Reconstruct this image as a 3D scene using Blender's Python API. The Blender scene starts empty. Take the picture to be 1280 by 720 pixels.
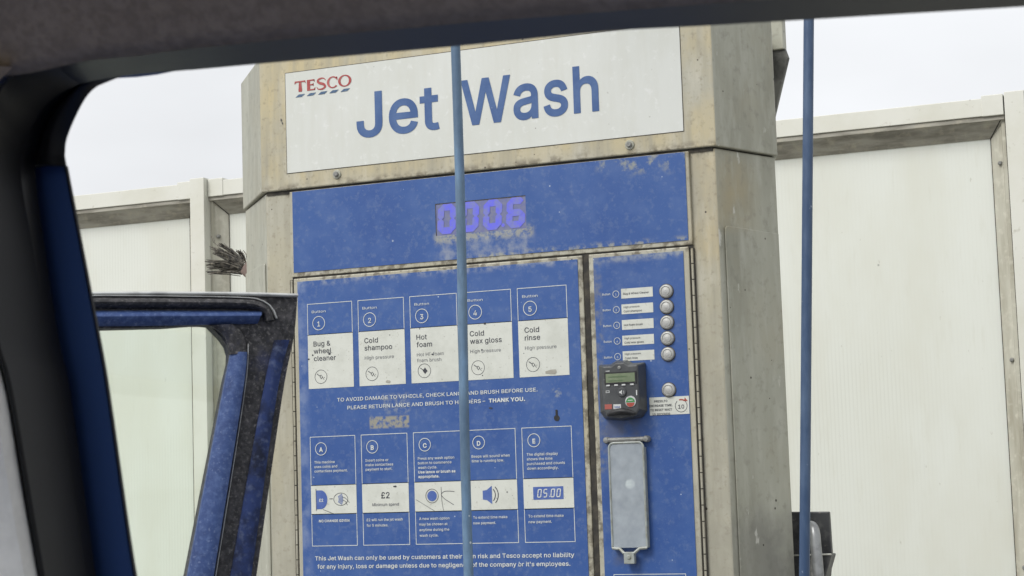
import bpy, bmesh, math, random, os
from mathutils import Vector, Matrix
from mathutils.geometry import delaunay_2d_cdt

random.seed(7)
sc = bpy.context.scene
col = sc.collection

# ------------------------------------------------------------------ camera
YAW, PITCH, ROLL = -0.39964436, 0.10157378, -0.03254731
CAM = Vector((1.5384171, -2.68402074, 1.2))
FPX = 2300.0
cy, sy, cp, sp, cr, sr = (math.cos(YAW), math.sin(YAW), math.cos(PITCH), math.sin(PITCH), math.cos(ROLL), math.sin(ROLL))
FWD = Vector((sy*cp, cy*cp, sp)); _r = Vector((cy, -sy, 0)); _u = _r.cross(FWD)
RIGHT = _r*cr + _u*sr; UP = _u*cr - _r*sr
cam = bpy.data.cameras.new('camera'); cam.sensor_width = 36; cam.lens = FPX/1280*36
cam.clip_start = 0.01; cam.clip_end = 2000
cam.dof.use_dof = True; cam.dof.focus_distance = 2.85; cam.dof.aperture_fstop = 48
co = bpy.data.objects.new('camera', cam); col.objects.link(co)
co.matrix_world = Matrix(((RIGHT.x, UP.x, -FWD.x, CAM.x), (RIGHT.y, UP.y, -FWD.y, CAM.y), (RIGHT.z, UP.z, -FWD.z, CAM.z), (0, 0, 0, 1)))
sc.camera = co

# ------------------------------------------------------------------ sky and sun (overcast)
SUN_EL, SUN_AZ = math.radians(45), math.radians(205)      # azimuth from +Y clockwise: behind the camera, a little to its left
w = bpy.data.worlds.new('World'); sc.world = w; w.use_nodes = True
nt = w.node_tree; nt.nodes.clear()
sky = nt.nodes.new('ShaderNodeTexSky'); sky.sky_type = 'NISHITA'; sky.sun_disc = False
sky.sun_elevation = SUN_EL; sky.sun_rotation = SUN_AZ; sky.dust_density = 5.0; sky.air_density = 1.5; sky.ozone_density = 1.0
hs = nt.nodes.new('ShaderNodeHueSaturation'); hs.inputs['Saturation'].default_value = 0.10
tc = nt.nodes.new('ShaderNodeTexCoord'); no = nt.nodes.new('ShaderNodeTexNoise'); no.inputs['Scale'].default_value = 2.2; no.inputs['Detail'].default_value = 5
mp = nt.nodes.new('ShaderNodeMapping'); mp.inputs['Scale'].default_value = (1, 1, 2.5)
mr = nt.nodes.new('ShaderNodeMapRange'); mr.inputs[1].default_value = .3; mr.inputs[2].default_value = .7; mr.inputs[3].default_value = .0; mr.inputs[4].default_value = .4
mx = nt.nodes.new('ShaderNodeMix'); mx.data_type = 'RGBA'; mx.inputs[7].default_value = (6.9, 7.05, 7.3, 1)
bg = nt.nodes.new('ShaderNodeBackground'); bg.inputs['Strength'].default_value = 0.1
wo = nt.nodes.new('ShaderNodeOutputWorld')
L = nt.links.new
L(tc.outputs['Generated'], mp.inputs[0]); L(mp.outputs[0], no.inputs['Vector']); L(no.outputs['Fac'], mr.inputs[0])
L(sky.outputs[0], hs.inputs['Color']); L(hs.outputs[0], mx.inputs[6])
mr2 = nt.nodes.new('ShaderNodeMath'); mr2.operation = 'ADD'; mr2.inputs[1].default_value = .6; L(mr.outputs[0], mr2.inputs[0]); L(mr2.outputs[0], mx.inputs[0])
L(mx.outputs[2], bg.inputs['Color']); L(bg.outputs[0], wo.inputs[0])
sun = bpy.data.lights.new('sun', 'SUN'); sun.energy = 1.5; sun.angle = math.radians(25); sun.color = (1, .975, .94)
so = bpy.data.objects.new('sun', sun); col.objects.link(so)
sd = Vector((math.sin(SUN_AZ)*math.cos(SUN_EL), math.cos(SUN_AZ)*math.cos(SUN_EL), math.sin(SUN_EL)))
so.rotation_euler = sd.to_track_quat('Z', 'Y').to_euler()
sc.view_settings.view_transform = 'Standard'; sc.view_settings.look = 'None'; sc.view_settings.exposure = 0.5; sc.view_settings.gamma = 1
sc.view_settings.use_curve_mapping = False

# ------------------------------------------------------------------ helpers
def at(px, py, n=(0, 1, 0), c=0.0):
    """pixel of the 1280x720 photograph -> world point on the plane n.p = c"""
    d = FWD*FPX + RIGHT*(px-640) - UP*(py-360); n = Vector(n)
    return CAM + d*((c - n.dot(CAM))/n.dot(d))
def K(px, py, Y=0.0):
    p = at(px, py, (0, 1, 0), Y); return p.x, p.z

def lin(c):
    return tuple((v/12.92 if v <= .04045 else ((v+.055)/1.055)**2.4) for v in c) + (1,)
def rgb(r, g, b): return lin((r/255, g/255, b/255))

def mat(name, base, rough=.5, metal=0.0, layers=(), bump=None, spec=.5, emit=None, translucent=None, coat=0):
    """layers: dicts  kind noise|speck|wave, color, scale, lo, hi, stretch, amt, box=(x,y?,z..)"""
    m = bpy.data.materials.new(name); m.use_nodes = True
    t = m.node_tree; N = t.nodes; lk = t.links.new
    b = N['Principled BSDF']; b.inputs['Roughness'].default_value = rough; b.inputs['Metallic'].default_value = metal
    b.inputs['Specular IOR Level'].default_value = spec
    if coat: b.inputs['Coat Weight'].default_value = coat; b.inputs['Coat Roughness'].default_value = .08
    tcn = N.new('ShaderNodeTexCoord')
    cur = None
    for i, l in enumerate(layers):
        mpn = N.new('ShaderNodeMapping'); mpn.inputs['Scale'].default_value = l.get('stretch', (1, 1, 1)); mpn.inputs['Location'].default_value = (i*3.17, i*1.31, i*2.23)
        lk(tcn.outputs['Object'], mpn.inputs[0])
        if l['kind'] == 'noise':
            n = N.new('ShaderNodeTexNoise'); n.inputs['Scale'].default_value = l['scale']; n.inputs['Detail'].default_value = l.get('detail', 5); n.inputs['Roughness'].default_value = l.get('nr', .6)
            lk(mpn.outputs[0], n.inputs['Vector']); src = n.outputs['Fac']; lo, hi = l.get('lo', .45), l.get('hi', .65)
        elif l['kind'] == 'speck':
            n = N.new('ShaderNodeTexVoronoi'); n.inputs['Scale'].default_value = l['scale']; lk(mpn.outputs[0], n.inputs['Vector'])
            sep = N.new('ShaderNodeSeparateColor'); lk(n.outputs['Color'], sep.inputs[0])
            # radius varies per cell; only a fraction of the cells carries a speck
            ra = N.new('ShaderNodeMapRange'); lk(sep.outputs[0], ra.inputs[0]); ra.inputs[1].default_value = 1-l.get('frac', .3); ra.inputs[2].default_value = 1; ra.inputs[3].default_value = 0; ra.inputs[4].default_value = l.get('r', .25)
            su = N.new('ShaderNodeMath'); su.operation = 'SUBTRACT'; lk(ra.outputs[0], su.inputs[0]); lk(n.outputs['Distance'], su.inputs[1])
            src = su.outputs[0]; lo, hi = 0.0, .04
        else:
            n = N.new('ShaderNodeTexWave'); n.wave_type = 'BANDS'; n.bands_direction = l.get('dir', 'X'); n.inputs['Scale'].default_value = l['scale']; n.inputs['Distortion'].default_value = l.get('dist', 0)
            lk(mpn.outputs[0], n.inputs['Vector']); src = n.outputs['Fac']; lo, hi = l.get('lo', .5), l.get('hi', 1)
        r = N.new('ShaderNodeMapRange'); lk(src, r.inputs[0]); r.inputs[1].default_value = lo; r.inputs[2].default_value = hi; r.inputs[3].default_value = 0; r.inputs[4].default_value = l.get('amt', 1)
        fac = r.outputs[0]
        if 'box' in l:      # (x0, x1, z0, z1, softness) in object coordinates: a stain with a place of its own
            x0, x1, z0, z1, s = l['box']
            sx = N.new('ShaderNodeSeparateXYZ'); lk(tcn.outputs['Object'], sx.inputs[0])
            for o, a, c in ((0, x0, 1), (0, x1, -1), (2, z0, 1), (2, z1, -1)):
                q = N.new('ShaderNodeMapRange'); lk(sx.outputs[o], q.inputs[0]); q.interpolation_type = 'SMOOTHSTEP'
                q.inputs[1].default_value = a - c*s; q.inputs[2].default_value = a + c*s
                if c < 0: q.inputs[1].default_value, q.inputs[2].default_value = a - s, a + s; q.inputs[3].default_value = 1; q.inputs[4].default_value = 0
                mu = N.new('ShaderNodeMath'); mu.operation = 'MULTIPLY'; lk(fac, mu.inputs[0]); lk(q.outputs[0], mu.inputs[1]); fac = mu.outputs[0]
        mixn = N.new('ShaderNodeMix'); mixn.data_type = 'RGBA'; lk(fac, mixn.inputs[0]); mixn.inputs[7].default_value = l['color']
        if cur is None: mixn.inputs[6].default_value = base
        else: lk(cur, mixn.inputs[6])
        cur = mixn.outputs[2]
    if cur is None: b.inputs['Base Color'].default_value = base
    else: lk(cur, b.inputs['Base Color'])
    if bump:
        n = N.new('ShaderNodeTexNoise'); n.inputs['Scale'].default_value = bump[0]; n.inputs['Detail'].default_value = 4; lk(tcn.outputs['Object'], n.inputs['Vector'])
        bm_ = N.new('ShaderNodeBump'); bm_.inputs['Strength'].default_value = bump[1]; bm_.inputs['Distance'].default_value = bump[2]; lk(n.outputs['Fac'], bm_.inputs['Height']); lk(bm_.outputs[0], b.inputs['Normal'])
    if emit: b.inputs['Emission Color'].default_value = emit[0]; b.inputs['Emission Strength'].default_value = emit[1]
    if translucent:
        tr = N.new('ShaderNodeBsdfTranslucent'); tr.inputs[0].default_value = base; ms = N.new('ShaderNodeMixShader'); ms.inputs[0].default_value = translucent
        lk(b.outputs[0], ms.inputs[1]); lk(tr.outputs[0], ms.inputs[2]); lk(ms.outputs[0], N['Material Output'].inputs[0])
    return m

def see_through(name, tint, gloss_rough, diffuse=None, amt=.5, gl=.06):
    m = bpy.data.materials.new(name); m.use_nodes = True; t = m.node_tree; N = t.nodes; lk = t.links.new
    N.remove(N['Principled BSDF']); tr = N.new('ShaderNodeBsdfTransparent'); tr.inputs[0].default_value = tint
    gs = N.new('ShaderNodeBsdfGlossy'); gs.inputs['Roughness'].default_value = gloss_rough
    a = tr.outputs[0]
    if diffuse:
        d = N.new('ShaderNodeBsdfDiffuse'); d.inputs[0].default_value = diffuse
        tcn = N.new('ShaderNodeTexCoord'); n = N.new('ShaderNodeTexNoise'); n.inputs['Scale'].default_value = 60; n.inputs['Detail'].default_value = 6; lk(tcn.outputs['Object'], n.inputs['Vector'])
        r = N.new('ShaderNodeMapRange'); lk(n.outputs['Fac'], r.inputs[0]); r.inputs[1].default_value = .3; r.inputs[2].default_value = .7; r.inputs[3].default_value = amt-.12; r.inputs[4].default_value = amt+.12
        m1 = N.new('ShaderNodeMixShader'); lk(r.outputs[0], m1.inputs[0]); lk(a, m1.inputs[1]); lk(d.outputs[0], m1.inputs[2]); a = m1.outputs[0]
    m2 = N.new('ShaderNodeMixShader'); m2.inputs[0].default_value = gl; lk(a, m2.inputs[1]); lk(gs.outputs[0], m2.inputs[2]); lk(m2.outputs[0], N['Material Output'].inputs[0])
    return m

def tag(o, label=None, cat=None, group=None, kind=None):
    if label: o['label'] = label
    if cat: o['category'] = cat
    if group: o['group'] = group
    if kind: o['kind'] = kind
    return o
def empty(name, loc, label, cat, group=None):
    o = bpy.data.objects.new(name, None); col.objects.link(o); o.location = loc; o.empty_display_size = .1
    o['origin'] = list(loc)
    return tag(o, label, cat, group)

try:
    FONT = bpy.data.fonts.load(os.path.join(bpy.utils.resource_path('LOCAL'), 'datafiles', 'fonts', 'Inter.woff2'))
except Exception:
    FONT = None

def contours(string, bold):
    cu = bpy.data.curves.new('t', 'FONT'); cu.body = string; cu.size = 1
    if FONT: cu.font = FONT
    cu.offset = bold; cu.resolution_u = 3; cu.dimensions = '2D'; cu.fill_mode = 'NONE'
    o = bpy.data.objects.new('t', cu); me = bpy.data.meshes.new_from_object(o)
    co_ = [(v.co.x, v.co.y) for v in me.vertices]; ed = [tuple(e_.vertices) for e_ in me.edges]
    bpy.data.objects.remove(o); bpy.data.curves.remove(cu); bpy.data.meshes.remove(me)
    return co_, ed
_G = {}
def glyph(ch, bold):
    """triangles of one letter, filled by winding number so that overlapping strokes of a letter stay solid"""
    if (ch, bold) in _G: return _G[(ch, bold)]
    w2 = max(v[0] for v in contours('HH', 0)[0]); w3 = max(v[0] for v in contours('H'+ch+'H', 0)[0]); adv = w3-w2
    if ch == ' ': _G[(ch, bold)] = ([], [], adv); return _G[(ch, bold)]
    co_, ed = contours(ch, bold)
    nb = {}
    for a_, b_ in ed: nb.setdefault(a_, []).append(b_); nb.setdefault(b_, []).append(a_)
    loops = []; seen = set()
    for st in sorted(nb):
        if st in seen: continue
        lp = [st]; seen.add(st)
        nxt = st+1 if st+1 in nb[st] else nb[st][0]
        while nxt not in seen:
            lp.append(nxt); seen.add(nxt); c_ = [q_ for q_ in nb[nxt] if q_ not in seen]
            if not c_: break
            nxt = c_[0]
        loops.append(lp)
    if bold:      # heavier weight: push every contour outwards along its normals
        area = lambda l_: sum(co_[l_[i]][0]*co_[l_[(i+1) % len(l_)]][1]-co_[l_[(i+1) % len(l_)]][0]*co_[l_[i]][1] for i in range(len(l_)))
        sg = 1 if area(max(loops, key=lambda l_: abs(area(l_)))) > 0 else -1
        new = list(co_)
        for l_ in loops:
            n_ = len(l_)
            for i in range(n_):
                p0, p1, p2 = Vector(co_[l_[i-1]]), Vector(co_[l_[i]]), Vector(co_[l_[(i+1) % n_]])
                d1, d2 = (p1-p0), (p2-p1)
                if d1.length < 1e-7 or d2.length < 1e-7: d1 = d2 = p2-p0
                if d1.length < 1e-7: continue
                d1 = d1.normalized(); d2 = d2.normalized()
                n1, n2 = Vector((d1.y, -d1.x))*sg, Vector((d2.y, -d2.x))*sg; m_ = n1+n2
                if m_.length < .2: m_ = n1
                m_ = m_.normalized(); k_ = min(1/max(m_.dot(n1), .4), 2.0)
                new[l_[i]] = (p1.x+m_.x*bold*k_, p1.y+m_.y*bold*k_)
        co_ = new; adv += bold*1.2
    ov, oe, of, _, _, _ = delaunay_2d_cdt([Vector(c_) for c_ in co_], [(l_[i], l_[(i+1) % len(l_)]) for l_ in loops for i in range(len(l_))], [], 0, 1e-5)
    keep = []
    for t_ in of:
        cx_ = sum(ov[i].x for i in t_)/len(t_); cz_ = sum(ov[i].y for i in t_)/len(t_); wn = 0
        for l_ in loops:
            for i in range(len(l_)):
                xa_, ya_ = co_[l_[i]]; xb_, yb_ = co_[l_[(i+1) % len(l_)]]
                if (ya_ <= cz_) != (yb_ <= cz_):
                    if xa_+(cz_-ya_)/(yb_-ya_)*(xb_-xa_) > cx_: wn += 1 if yb_ > ya_ else -1
        if wn: keep.append(list(t_))
    _G[(ch, bold)] = ([(v.x, v.y) for v in ov], keep, adv)
    return _G[(ch, bold)]

class B:
    """collects shapes in world coordinates and links them as one mesh object"""
    def __init__(s): s.bm = bmesh.new(); s.mi = 0
    def face(s, pts):
        try: f = s.bm.faces.new([s.bm.verts.new(p) for p in pts]); f.material_index = s.mi; return f
        except ValueError: return None
    def prism(s, pts, off):
        off = Vector(off); a = [s.bm.verts.new(p) for p in pts]; b = [s.bm.verts.new(Vector(p)+off) for p in pts]; n = len(a)
        fs = [s.bm.faces.new(a), s.bm.faces.new(b[::-1])] + [s.bm.faces.new((a[i], b[i], b[(i+1) % n], a[(i+1) % n])) for i in range(n)]
        for f in fs: f.material_index = s.mi
        bmesh.ops.recalc_face_normals(s.bm, faces=fs)
    def box(s, x0, x1, y0, y1, z0, z1):
        s.prism([(x0, y0, z0), (x1, y0, z0), (x1, y0, z1), (x0, y0, z1)], (0, y1-y0, 0))
    def rect(s, x0, x1, z0, z1, y):                         # a printed sheet
        s.face([(x0, y, z0), (x1, y, z0), (x1, y, z1), (x0, y, z1)])
    def outline(s, x0, x1, z0, z1, y, w_):
        s.rect(x0, x1, z0, z0+w_, y); s.rect(x0, x1, z1-w_, z1, y); s.rect(x0, x0+w_, z0+w_, z1-w_, y); s.rect(x1-w_, x1, z0+w_, z1-w_, y)
    def disc(s, x, z, r, y, rz=None, n=28):
        s.face([(x+r*math.cos(2*math.pi*i/n), y, z+(rz or r)*math.sin(2*math.pi*i/n)) for i in range(n)])
    def ring(s, x, z, r, w_, y, rz=None, a0=0, a1=360, n=36, wz=None):
        rz = rz or r; wz = w_ if wz is None else wz
        P = [(math.radians(a0+(a1-a0)*i/n)) for i in range(n+1)]
        for a, b in zip(P[:-1], P[1:]):
            s.face([(x+(r-w_)*math.cos(a), y, z+(rz-wz)*math.sin(a)), (x+r*math.cos(a), y, z+rz*math.sin(a)), (x+r*math.cos(b), y, z+rz*math.sin(b)), (x+(r-w_)*math.cos(b), y, z+(rz-wz)*math.sin(b))])
    def stroke(s, pts, ws, y):                              # flat line of varying width in an XZ plane
        if not isinstance(ws, (list, tuple)): ws = [ws]*len(pts)
        Ls = []
        for i, p in enumerate(pts):
            a = pts[max(i-1, 0)]; b = pts[min(i+1, len(pts)-1)]; d = Vector((b[0]-a[0], b[1]-a[1])); d.normalize(); n = Vector((-d.y, d.x))*ws[i]/2
            Ls.append(((p[0]+n.x, y, p[1]+n.y), (p[0]-n.x, y, p[1]-n.y)))
        for (a, b), (c, d) in zip(Ls[:-1], Ls[1:]): s.face([a, b, d, c])
    def tube(s, pts, r, n=10, ry=None):
        pts = [Vector(p) for p in pts]; rs = r if isinstance(r, (list, tuple)) else [r]*len(pts); rings = []
        for i, p in enumerate(pts):
            t = (pts[min(i+1, len(pts)-1)]-pts[max(i-1, 0)]).normalized()
            ref = Vector((0, 1, 0)) if abs(t.y) < .9 else Vector((1, 0, 0))
            a = t.cross(ref).normalized(); b = t.cross(a).normalized()
            rings.append([s.bm.verts.new(p + a*math.cos(2*math.pi*k/n)*rs[i] + b*math.sin(2*math.pi*k/n)*rs[i]*(ry or 1)) for k in range(n)])
        for q, w2 in zip(rings[:-1], rings[1:]):
            for k in range(n):
                f = s.bm.faces.new((q[k], q[(k+1) % n], w2[(k+1) % n], w2[k])); f.material_index = s.mi; f.smooth = True
        for q in (rings[0][::-1], rings[-1]): s.bm.faces.new(q).material_index = s.mi
    def lathe(s, c, prof, axis='y', n=28):                  # prof: (radius, offset along axis)
        rings = []
        for r, o in prof:
            ring = []
            for k in range(n):
                a = 2*math.pi*k/n
                v = (c[0]+r*math.cos(a), c[1]+o, c[2]+r*math.sin(a)) if axis == 'y' else ((c[0]+r*math.cos(a), c[1]+r*math.sin(a), c[2]+o) if axis == 'z' else (c[0]+o, c[1]+r*math.cos(a), c[2]+r*math.sin(a)))
                ring.append(s.bm.verts.new(v))
            rings.append(ring)
        fs = []
        for q, w2 in zip(rings[:-1], rings[1:]):
            for k in range(n): fs.append(s.bm.faces.new((q[k], q[(k+1) % n], w2[(k+1) % n], w2[k])))
        for f in fs: f.smooth = True
        fs += [s.bm.faces.new(rings[0][::-1]), s.bm.faces.new(rings[-1])]
        for f in fs: f.material_index = s.mi
        bmesh.ops.recalc_face_normals(s.bm, faces=fs)
    def text(s, string, x, z, size, y, right=None, bold=0.0, align='L', xs=1.0, shear=0.0):
        """lettering on an XZ plane: baseline at z, left edge at x (or centred on x); right fits the width"""
        pen = 0.0; V = []; F = []
        for ch in string:
            vs_, fs_, adv = glyph(ch, bold)
            n0 = len(V); V += [(pen+a_+shear*b_, b_) for a_, b_ in vs_]; F += [[n0+i for i in t_] for t_ in fs_]; pen += adv
        x0, x1 = min(v[0] for v in V), max(v[0] for v in V)
        kx = size*xs if right is None else (right-x)/(x1-x0)
        ox = x - x0*kx if align == 'L' else x - (x0+x1)/2*kx
        vs = [s.bm.verts.new((ox+a_*kx, y, z+b_*size)) for a_, b_ in V]
        for t_ in F:
            f = s.bm.faces.new([vs[i] for i in t_]); f.material_index = s.mi
    def loft(s, A, Bc, bulge=(0, 0, 0), thick=(0, .01, 0), m=6):
        """ribbon between two world polylines with equal counts, bulging in the middle, with a back"""
        bulge = Vector(bulge); thick = Vector(thick); rows = []
        for a, b in zip(A, Bc):
            a = Vector(a); b = Vector(b)
            rows.append([a.lerp(b, k/m) + bulge*math.sin(math.pi*k/m)**.8 for k in range(m+1)] + [b+thick, a+thick])
        vr = [[s.bm.verts.new(p) for p in r] for r in rows]; n = m+3; fs = []
        for q, w2 in zip(vr[:-1], vr[1:]):
            for k in range(n):
                f = s.bm.faces.new((q[k], q[(k+1) % n], w2[(k+1) % n], w2[k])); f.smooth = k < m; fs.append(f)
        fs += [s.bm.faces.new(vr[0]), s.bm.faces.new(vr[-1][::-1])]
        for f in fs: f.material_index = s.mi
        bmesh.ops.recalc_face_normals(s.bm, faces=fs)
    def surf(s, rows):                                      # open smooth grid
        vr = [[s.bm.verts.new(p) for p in r] for r in rows]
        for q, w2 in zip(vr[:-1], vr[1:]):
            for k in range(len(q)-1):
                f = s.bm.faces.new((q[k], q[k+1], w2[k+1], w2[k])); f.material_index = s.mi; f.smooth = True
    def build(s, name, mats, parent=None, bevel=0, seg=2, loc=None, solid=0):
        mats = mats if isinstance(mats, (list, tuple)) else [mats]
        o_ = Vector((0, 0, 0))
        if parent is not None:
            r = parent
            while r.parent: r = r.parent
            o_ = Vector(r['origin'])
        elif loc is not None: o_ = Vector(loc)
        s.bm.normal_update()
        for e_ in s.bm.edges:
            if len(e_.link_faces) == 2 and e_.calc_face_angle(0) > .75: e_.smooth = False
        for v in s.bm.verts: v.co -= o_
        me = bpy.data.meshes.new(name); s.bm.to_mesh(me); s.bm.free()
        for m in mats: me.materials.append(m)
        o = bpy.data.objects.new(name, me); col.objects.link(o)
        if parent is not None: o.parent = parent
        else: o.location = o_; o['origin'] = list(o_)
        if solid: q = o.modifiers.new('s', 'SOLIDIFY'); q.thickness = solid; q.offset = 0
        if bevel: q = o.modifiers.new('b', 'BEVEL'); q.width = bevel; q.segments = seg; q.limit_method = 'ANGLE'; q.angle_limit = math.radians(40); q.harden_normals = False
        return o

def cat(P, n=8):
    """Catmull-Rom through 2-D points"""
    P = [Vector(p) for p in P]; out = []
    for i in range(len(P)-1):
        p0, p1, p2, p3 = P[max(i-1, 0)], P[i], P[i+1], P[min(i+2, len(P)-1)]
        for k in range(n):
            t = k/n; out.append(.5*((2*p1)+(-p0+p2)*t+(2*p0-5*p1+4*p2-p3)*t*t+(-p0+3*p1-3*p2+p3)*t**3))
    return out+[P[-1]]
def resample(P, n):
    d = [0]
    for a, b in zip(P[:-1], P[1:]): d.append(d[-1]+(b-a).length)
    out = []; j = 0
    for i in range(n):
        t = d[-1]*i/(n-1)
        while j < len(P)-2 and d[j+1] < t: j += 1
        out.append(P[j].lerp(P[j+1], (t-d[j])/max(d[j+1]-d[j], 1e-9)))
    return out

# ------------------------------------------------------------------ materials
dark_speck = dict(kind='speck', color=(.05, .04, .03, 1), scale=55, frac=.10, r=.16)
M = {}
KO = (.35, .15, 0)          # kiosk origin
def kb(x0, x1, z0, z1, s): return (x0-KO[0], x1-KO[0], z0-KO[2], z1-KO[2], s)
M['steel_front'] = mat('stained_steel_front', rgb(170, 167, 151), .5, .1, [
    dict(kind='noise', color=rgb(178, 167, 132), scale=4.5, lo=.45, hi=.72, amt=.5),
    dict(kind='noise', color=rgb(188, 172, 128), scale=9, lo=.3, hi=.6, amt=.7, box=kb(-.06, .78, 1.70, 2.0, .03)),
    dict(kind='noise', color=rgb(184, 166, 122), scale=9, lo=.3, hi=.6, amt=.6, box=kb(.70, .78, 1.50, 1.70, .03)),
    dict(kind='noise', color=rgb(150, 146, 130), scale=12, lo=.45, hi=.7, amt=.8, stretch=(4, 4, .4)),
    dict(kind='noise', color=rgb(198, 195, 180), scale=40, lo=.5, hi=.75, amt=.5, stretch=(1, 1, .3)),
    dict(kind='noise', color=rgb(128, 120, 102), scale=110, lo=.55, hi=.72, amt=.6, detail=8),
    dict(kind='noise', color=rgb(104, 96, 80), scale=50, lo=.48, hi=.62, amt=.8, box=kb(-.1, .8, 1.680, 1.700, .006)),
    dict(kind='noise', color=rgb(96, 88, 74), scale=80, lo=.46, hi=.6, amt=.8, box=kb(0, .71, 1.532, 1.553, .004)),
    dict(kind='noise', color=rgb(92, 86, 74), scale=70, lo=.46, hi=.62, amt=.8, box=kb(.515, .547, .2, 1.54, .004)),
    dict(kind='noise', color=rgb(146, 143, 128), scale=14, lo=.35, hi=.62, amt=.6, box=kb(.70, .80, .2, 1.42, .05)),
    dict(kind='noise', color=rgb(150, 147, 132), scale=14, lo=.35, hi=.62, amt=.6, box=kb(-.10, .01, .2, 1.42, .05)),
    dict(kind='speck', color=rgb(66, 58, 46), scale=70, frac=.14, r=.16), dark_speck], bump=(200, .12, .001))
M['steel_side'] = mat('brushed_grey_steel', rgb(168, 168, 154), .5, .2, [
    dict(kind='noise', color=rgb(138, 137, 122), scale=6, lo=.42, hi=.68, amt=.75, stretch=(2, 2, .35)),
    dict(kind='noise', color=rgb(170, 156, 122), scale=8, lo=.36, hi=.62, amt=.65, box=kb(.745, .780, 1.565, 1.69, .015)),
    dict(kind='noise', color=rgb(164, 156, 132), scale=5, lo=.5, hi=.72, amt=.4),
    dict(kind='noise', color=rgb(190, 190, 178), scale=45, lo=.5, hi=.72, amt=.45, stretch=(1, 1, .25)),
    dict(kind='noise', color=rgb(120, 118, 106), scale=60, lo=.54, hi=.74, amt=.5, detail=8),
    dict(kind='noise', color=rgb(112, 112, 108), scale=7, lo=.40, hi=.62, amt=.7, box=kb(.75, .84, .6, 1.15, .05)),
    dict(kind='noise', color=rgb(204, 203, 194), scale=42, lo=.67, hi=.72, amt=.7, stretch=(1, 1, .5)),
    dict(kind='speck', color=rgb(66, 60, 50), scale=60, frac=.12, r=.14), dark_speck], bump=(120, .15, .001))
BLUE = rgb(55, 88, 147)
def blue_layers(*extra):
    return [dict(kind='noise', color=rgb(45, 77, 138), scale=5, lo=.4, hi=.65, amt=.7),
            dict(kind='noise', color=rgb(78, 104, 154), scale=24, lo=.46, hi=.72, amt=.6, detail=8),
            dict(kind='noise', color=rgb(112, 128, 156), scale=120, lo=.53, hi=.80, amt=.52, detail=8),
            dict(kind='noise', color=rgb(120, 130, 150), scale=260, lo=.62, hi=.75, amt=.45)] + list(extra) + [
            dict(kind='speck', color=rgb(165, 178, 196), scale=110, frac=.05, r=.16), dict(kind='speck', color=rgb(185, 195, 205), scale=32, frac=.08, r=.10),
            dict(kind='speck', color=rgb(40, 42, 50), scale=38, frac=.05, r=.12)]
x0, zt = K(546, 294); x1, zb = K(664, 287)
M['blue_display'] = mat('faded_blue_fascia', BLUE, .42, 0, blue_layers(
    dict(kind='noise', color=rgb(150, 150, 138), scale=150, lo=.40, hi=.56, amt=.85, box=kb(x0-.004, x1+.003, zt-.014, zt+.003, .006)),
    dict(kind='noise', color=rgb(158, 162, 165), scale=60, lo=.40, hi=.66, amt=.55, box=kb(x0, x1, zt-.05, zt, .012)),
    dict(kind='noise', color=rgb(150, 152, 140), scale=60, lo=.5, hi=.62, amt=.8, box=kb(.56, .71, K(800, 215)[1], 1.70, .012)),
    dict(kind='noise', color=rgb(155, 155, 140), scale=70, lo=.5, hi=.62, amt=.8, box=kb(.35, .71, 1.545, 1.556, .005))), spec=.4)
p = K(462, 536); q = K(511, 519)
M['blue_door'] = mat('faded_blue_decal', BLUE, .42, 0, blue_layers(
    dict(kind='noise', color=rgb(150, 146, 128), scale=120, lo=.38, hi=.54, amt=.9, box=kb(p[0], q[0], p[1], q[1], .002)),
    dict(kind='noise', color=rgb(130, 138, 150), scale=120, lo=.42, hi=.6, amt=.6, box=kb(K(478, 515)[0], K(512, 500)[0], K(478, 518)[1], K(478, 493)[1], .004)),
    dict(kind='noise', color=rgb(140, 146, 150), scale=140, lo=.46, hi=.6, amt=.7, box=kb(K(690, 500)[0], K(703, 500)[0], K(697, 496)[1], K(697, 486)[1], .003)),
    dict(kind='noise', color=rgb(150, 156, 165), scale=50, lo=.46, hi=.62, amt=.8, box=kb(0, .52, 1.528, 1.545, .006)),
    dict(kind='noise', color=rgb(130, 145, 175), scale=30, lo=.4, hi=.62, amt=.5, box=kb(.0, .03, .9, 1.55, .008))), spec=.4)
M['blue_pay'] = mat('faded_blue_payment_decal', BLUE, .42, 0, blue_layers(
    dict(kind='noise', color=rgb(150, 156, 160), scale=60, lo=.42, hi=.62, amt=.8, box=kb(.54, .70, 1.526, 1.545, .006)),
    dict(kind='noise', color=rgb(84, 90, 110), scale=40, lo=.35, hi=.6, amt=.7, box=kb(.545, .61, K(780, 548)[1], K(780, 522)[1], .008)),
    dict(kind='noise', color=rgb(110, 116, 130), scale=80, lo=.42, hi=.6, amt=.7, box=kb(.543, .556, 1.2, 1.54, .004)),
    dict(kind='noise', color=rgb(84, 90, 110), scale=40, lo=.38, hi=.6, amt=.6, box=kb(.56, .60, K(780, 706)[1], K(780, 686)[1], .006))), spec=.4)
M['sign_white'] = mat('weathered_white_board', rgb(206, 208, 202), .35, 0, [
    dict(kind='noise', color=rgb(194, 196, 186), scale=4, lo=.4, hi=.65, amt=.7),
    dict(kind='noise', color=rgb(198, 199, 190), scale=18, lo=.45, hi=.7, amt=.6, stretch=(3, 3, .4)),
    dict(kind='noise', color=rgb(222, 223, 220), scale=70, lo=.58, hi=.72, amt=.6),
    dict(kind='noise', color=rgb(150, 148, 138), scale=120, lo=.70, hi=.76, amt=.6),
    dict(kind='speck', color=rgb(120, 116, 108), scale=42, frac=.10, r=.12),
    dict(kind='speck', color=rgb(60, 58, 55), scale=20, frac=.06, r=.07)])
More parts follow.
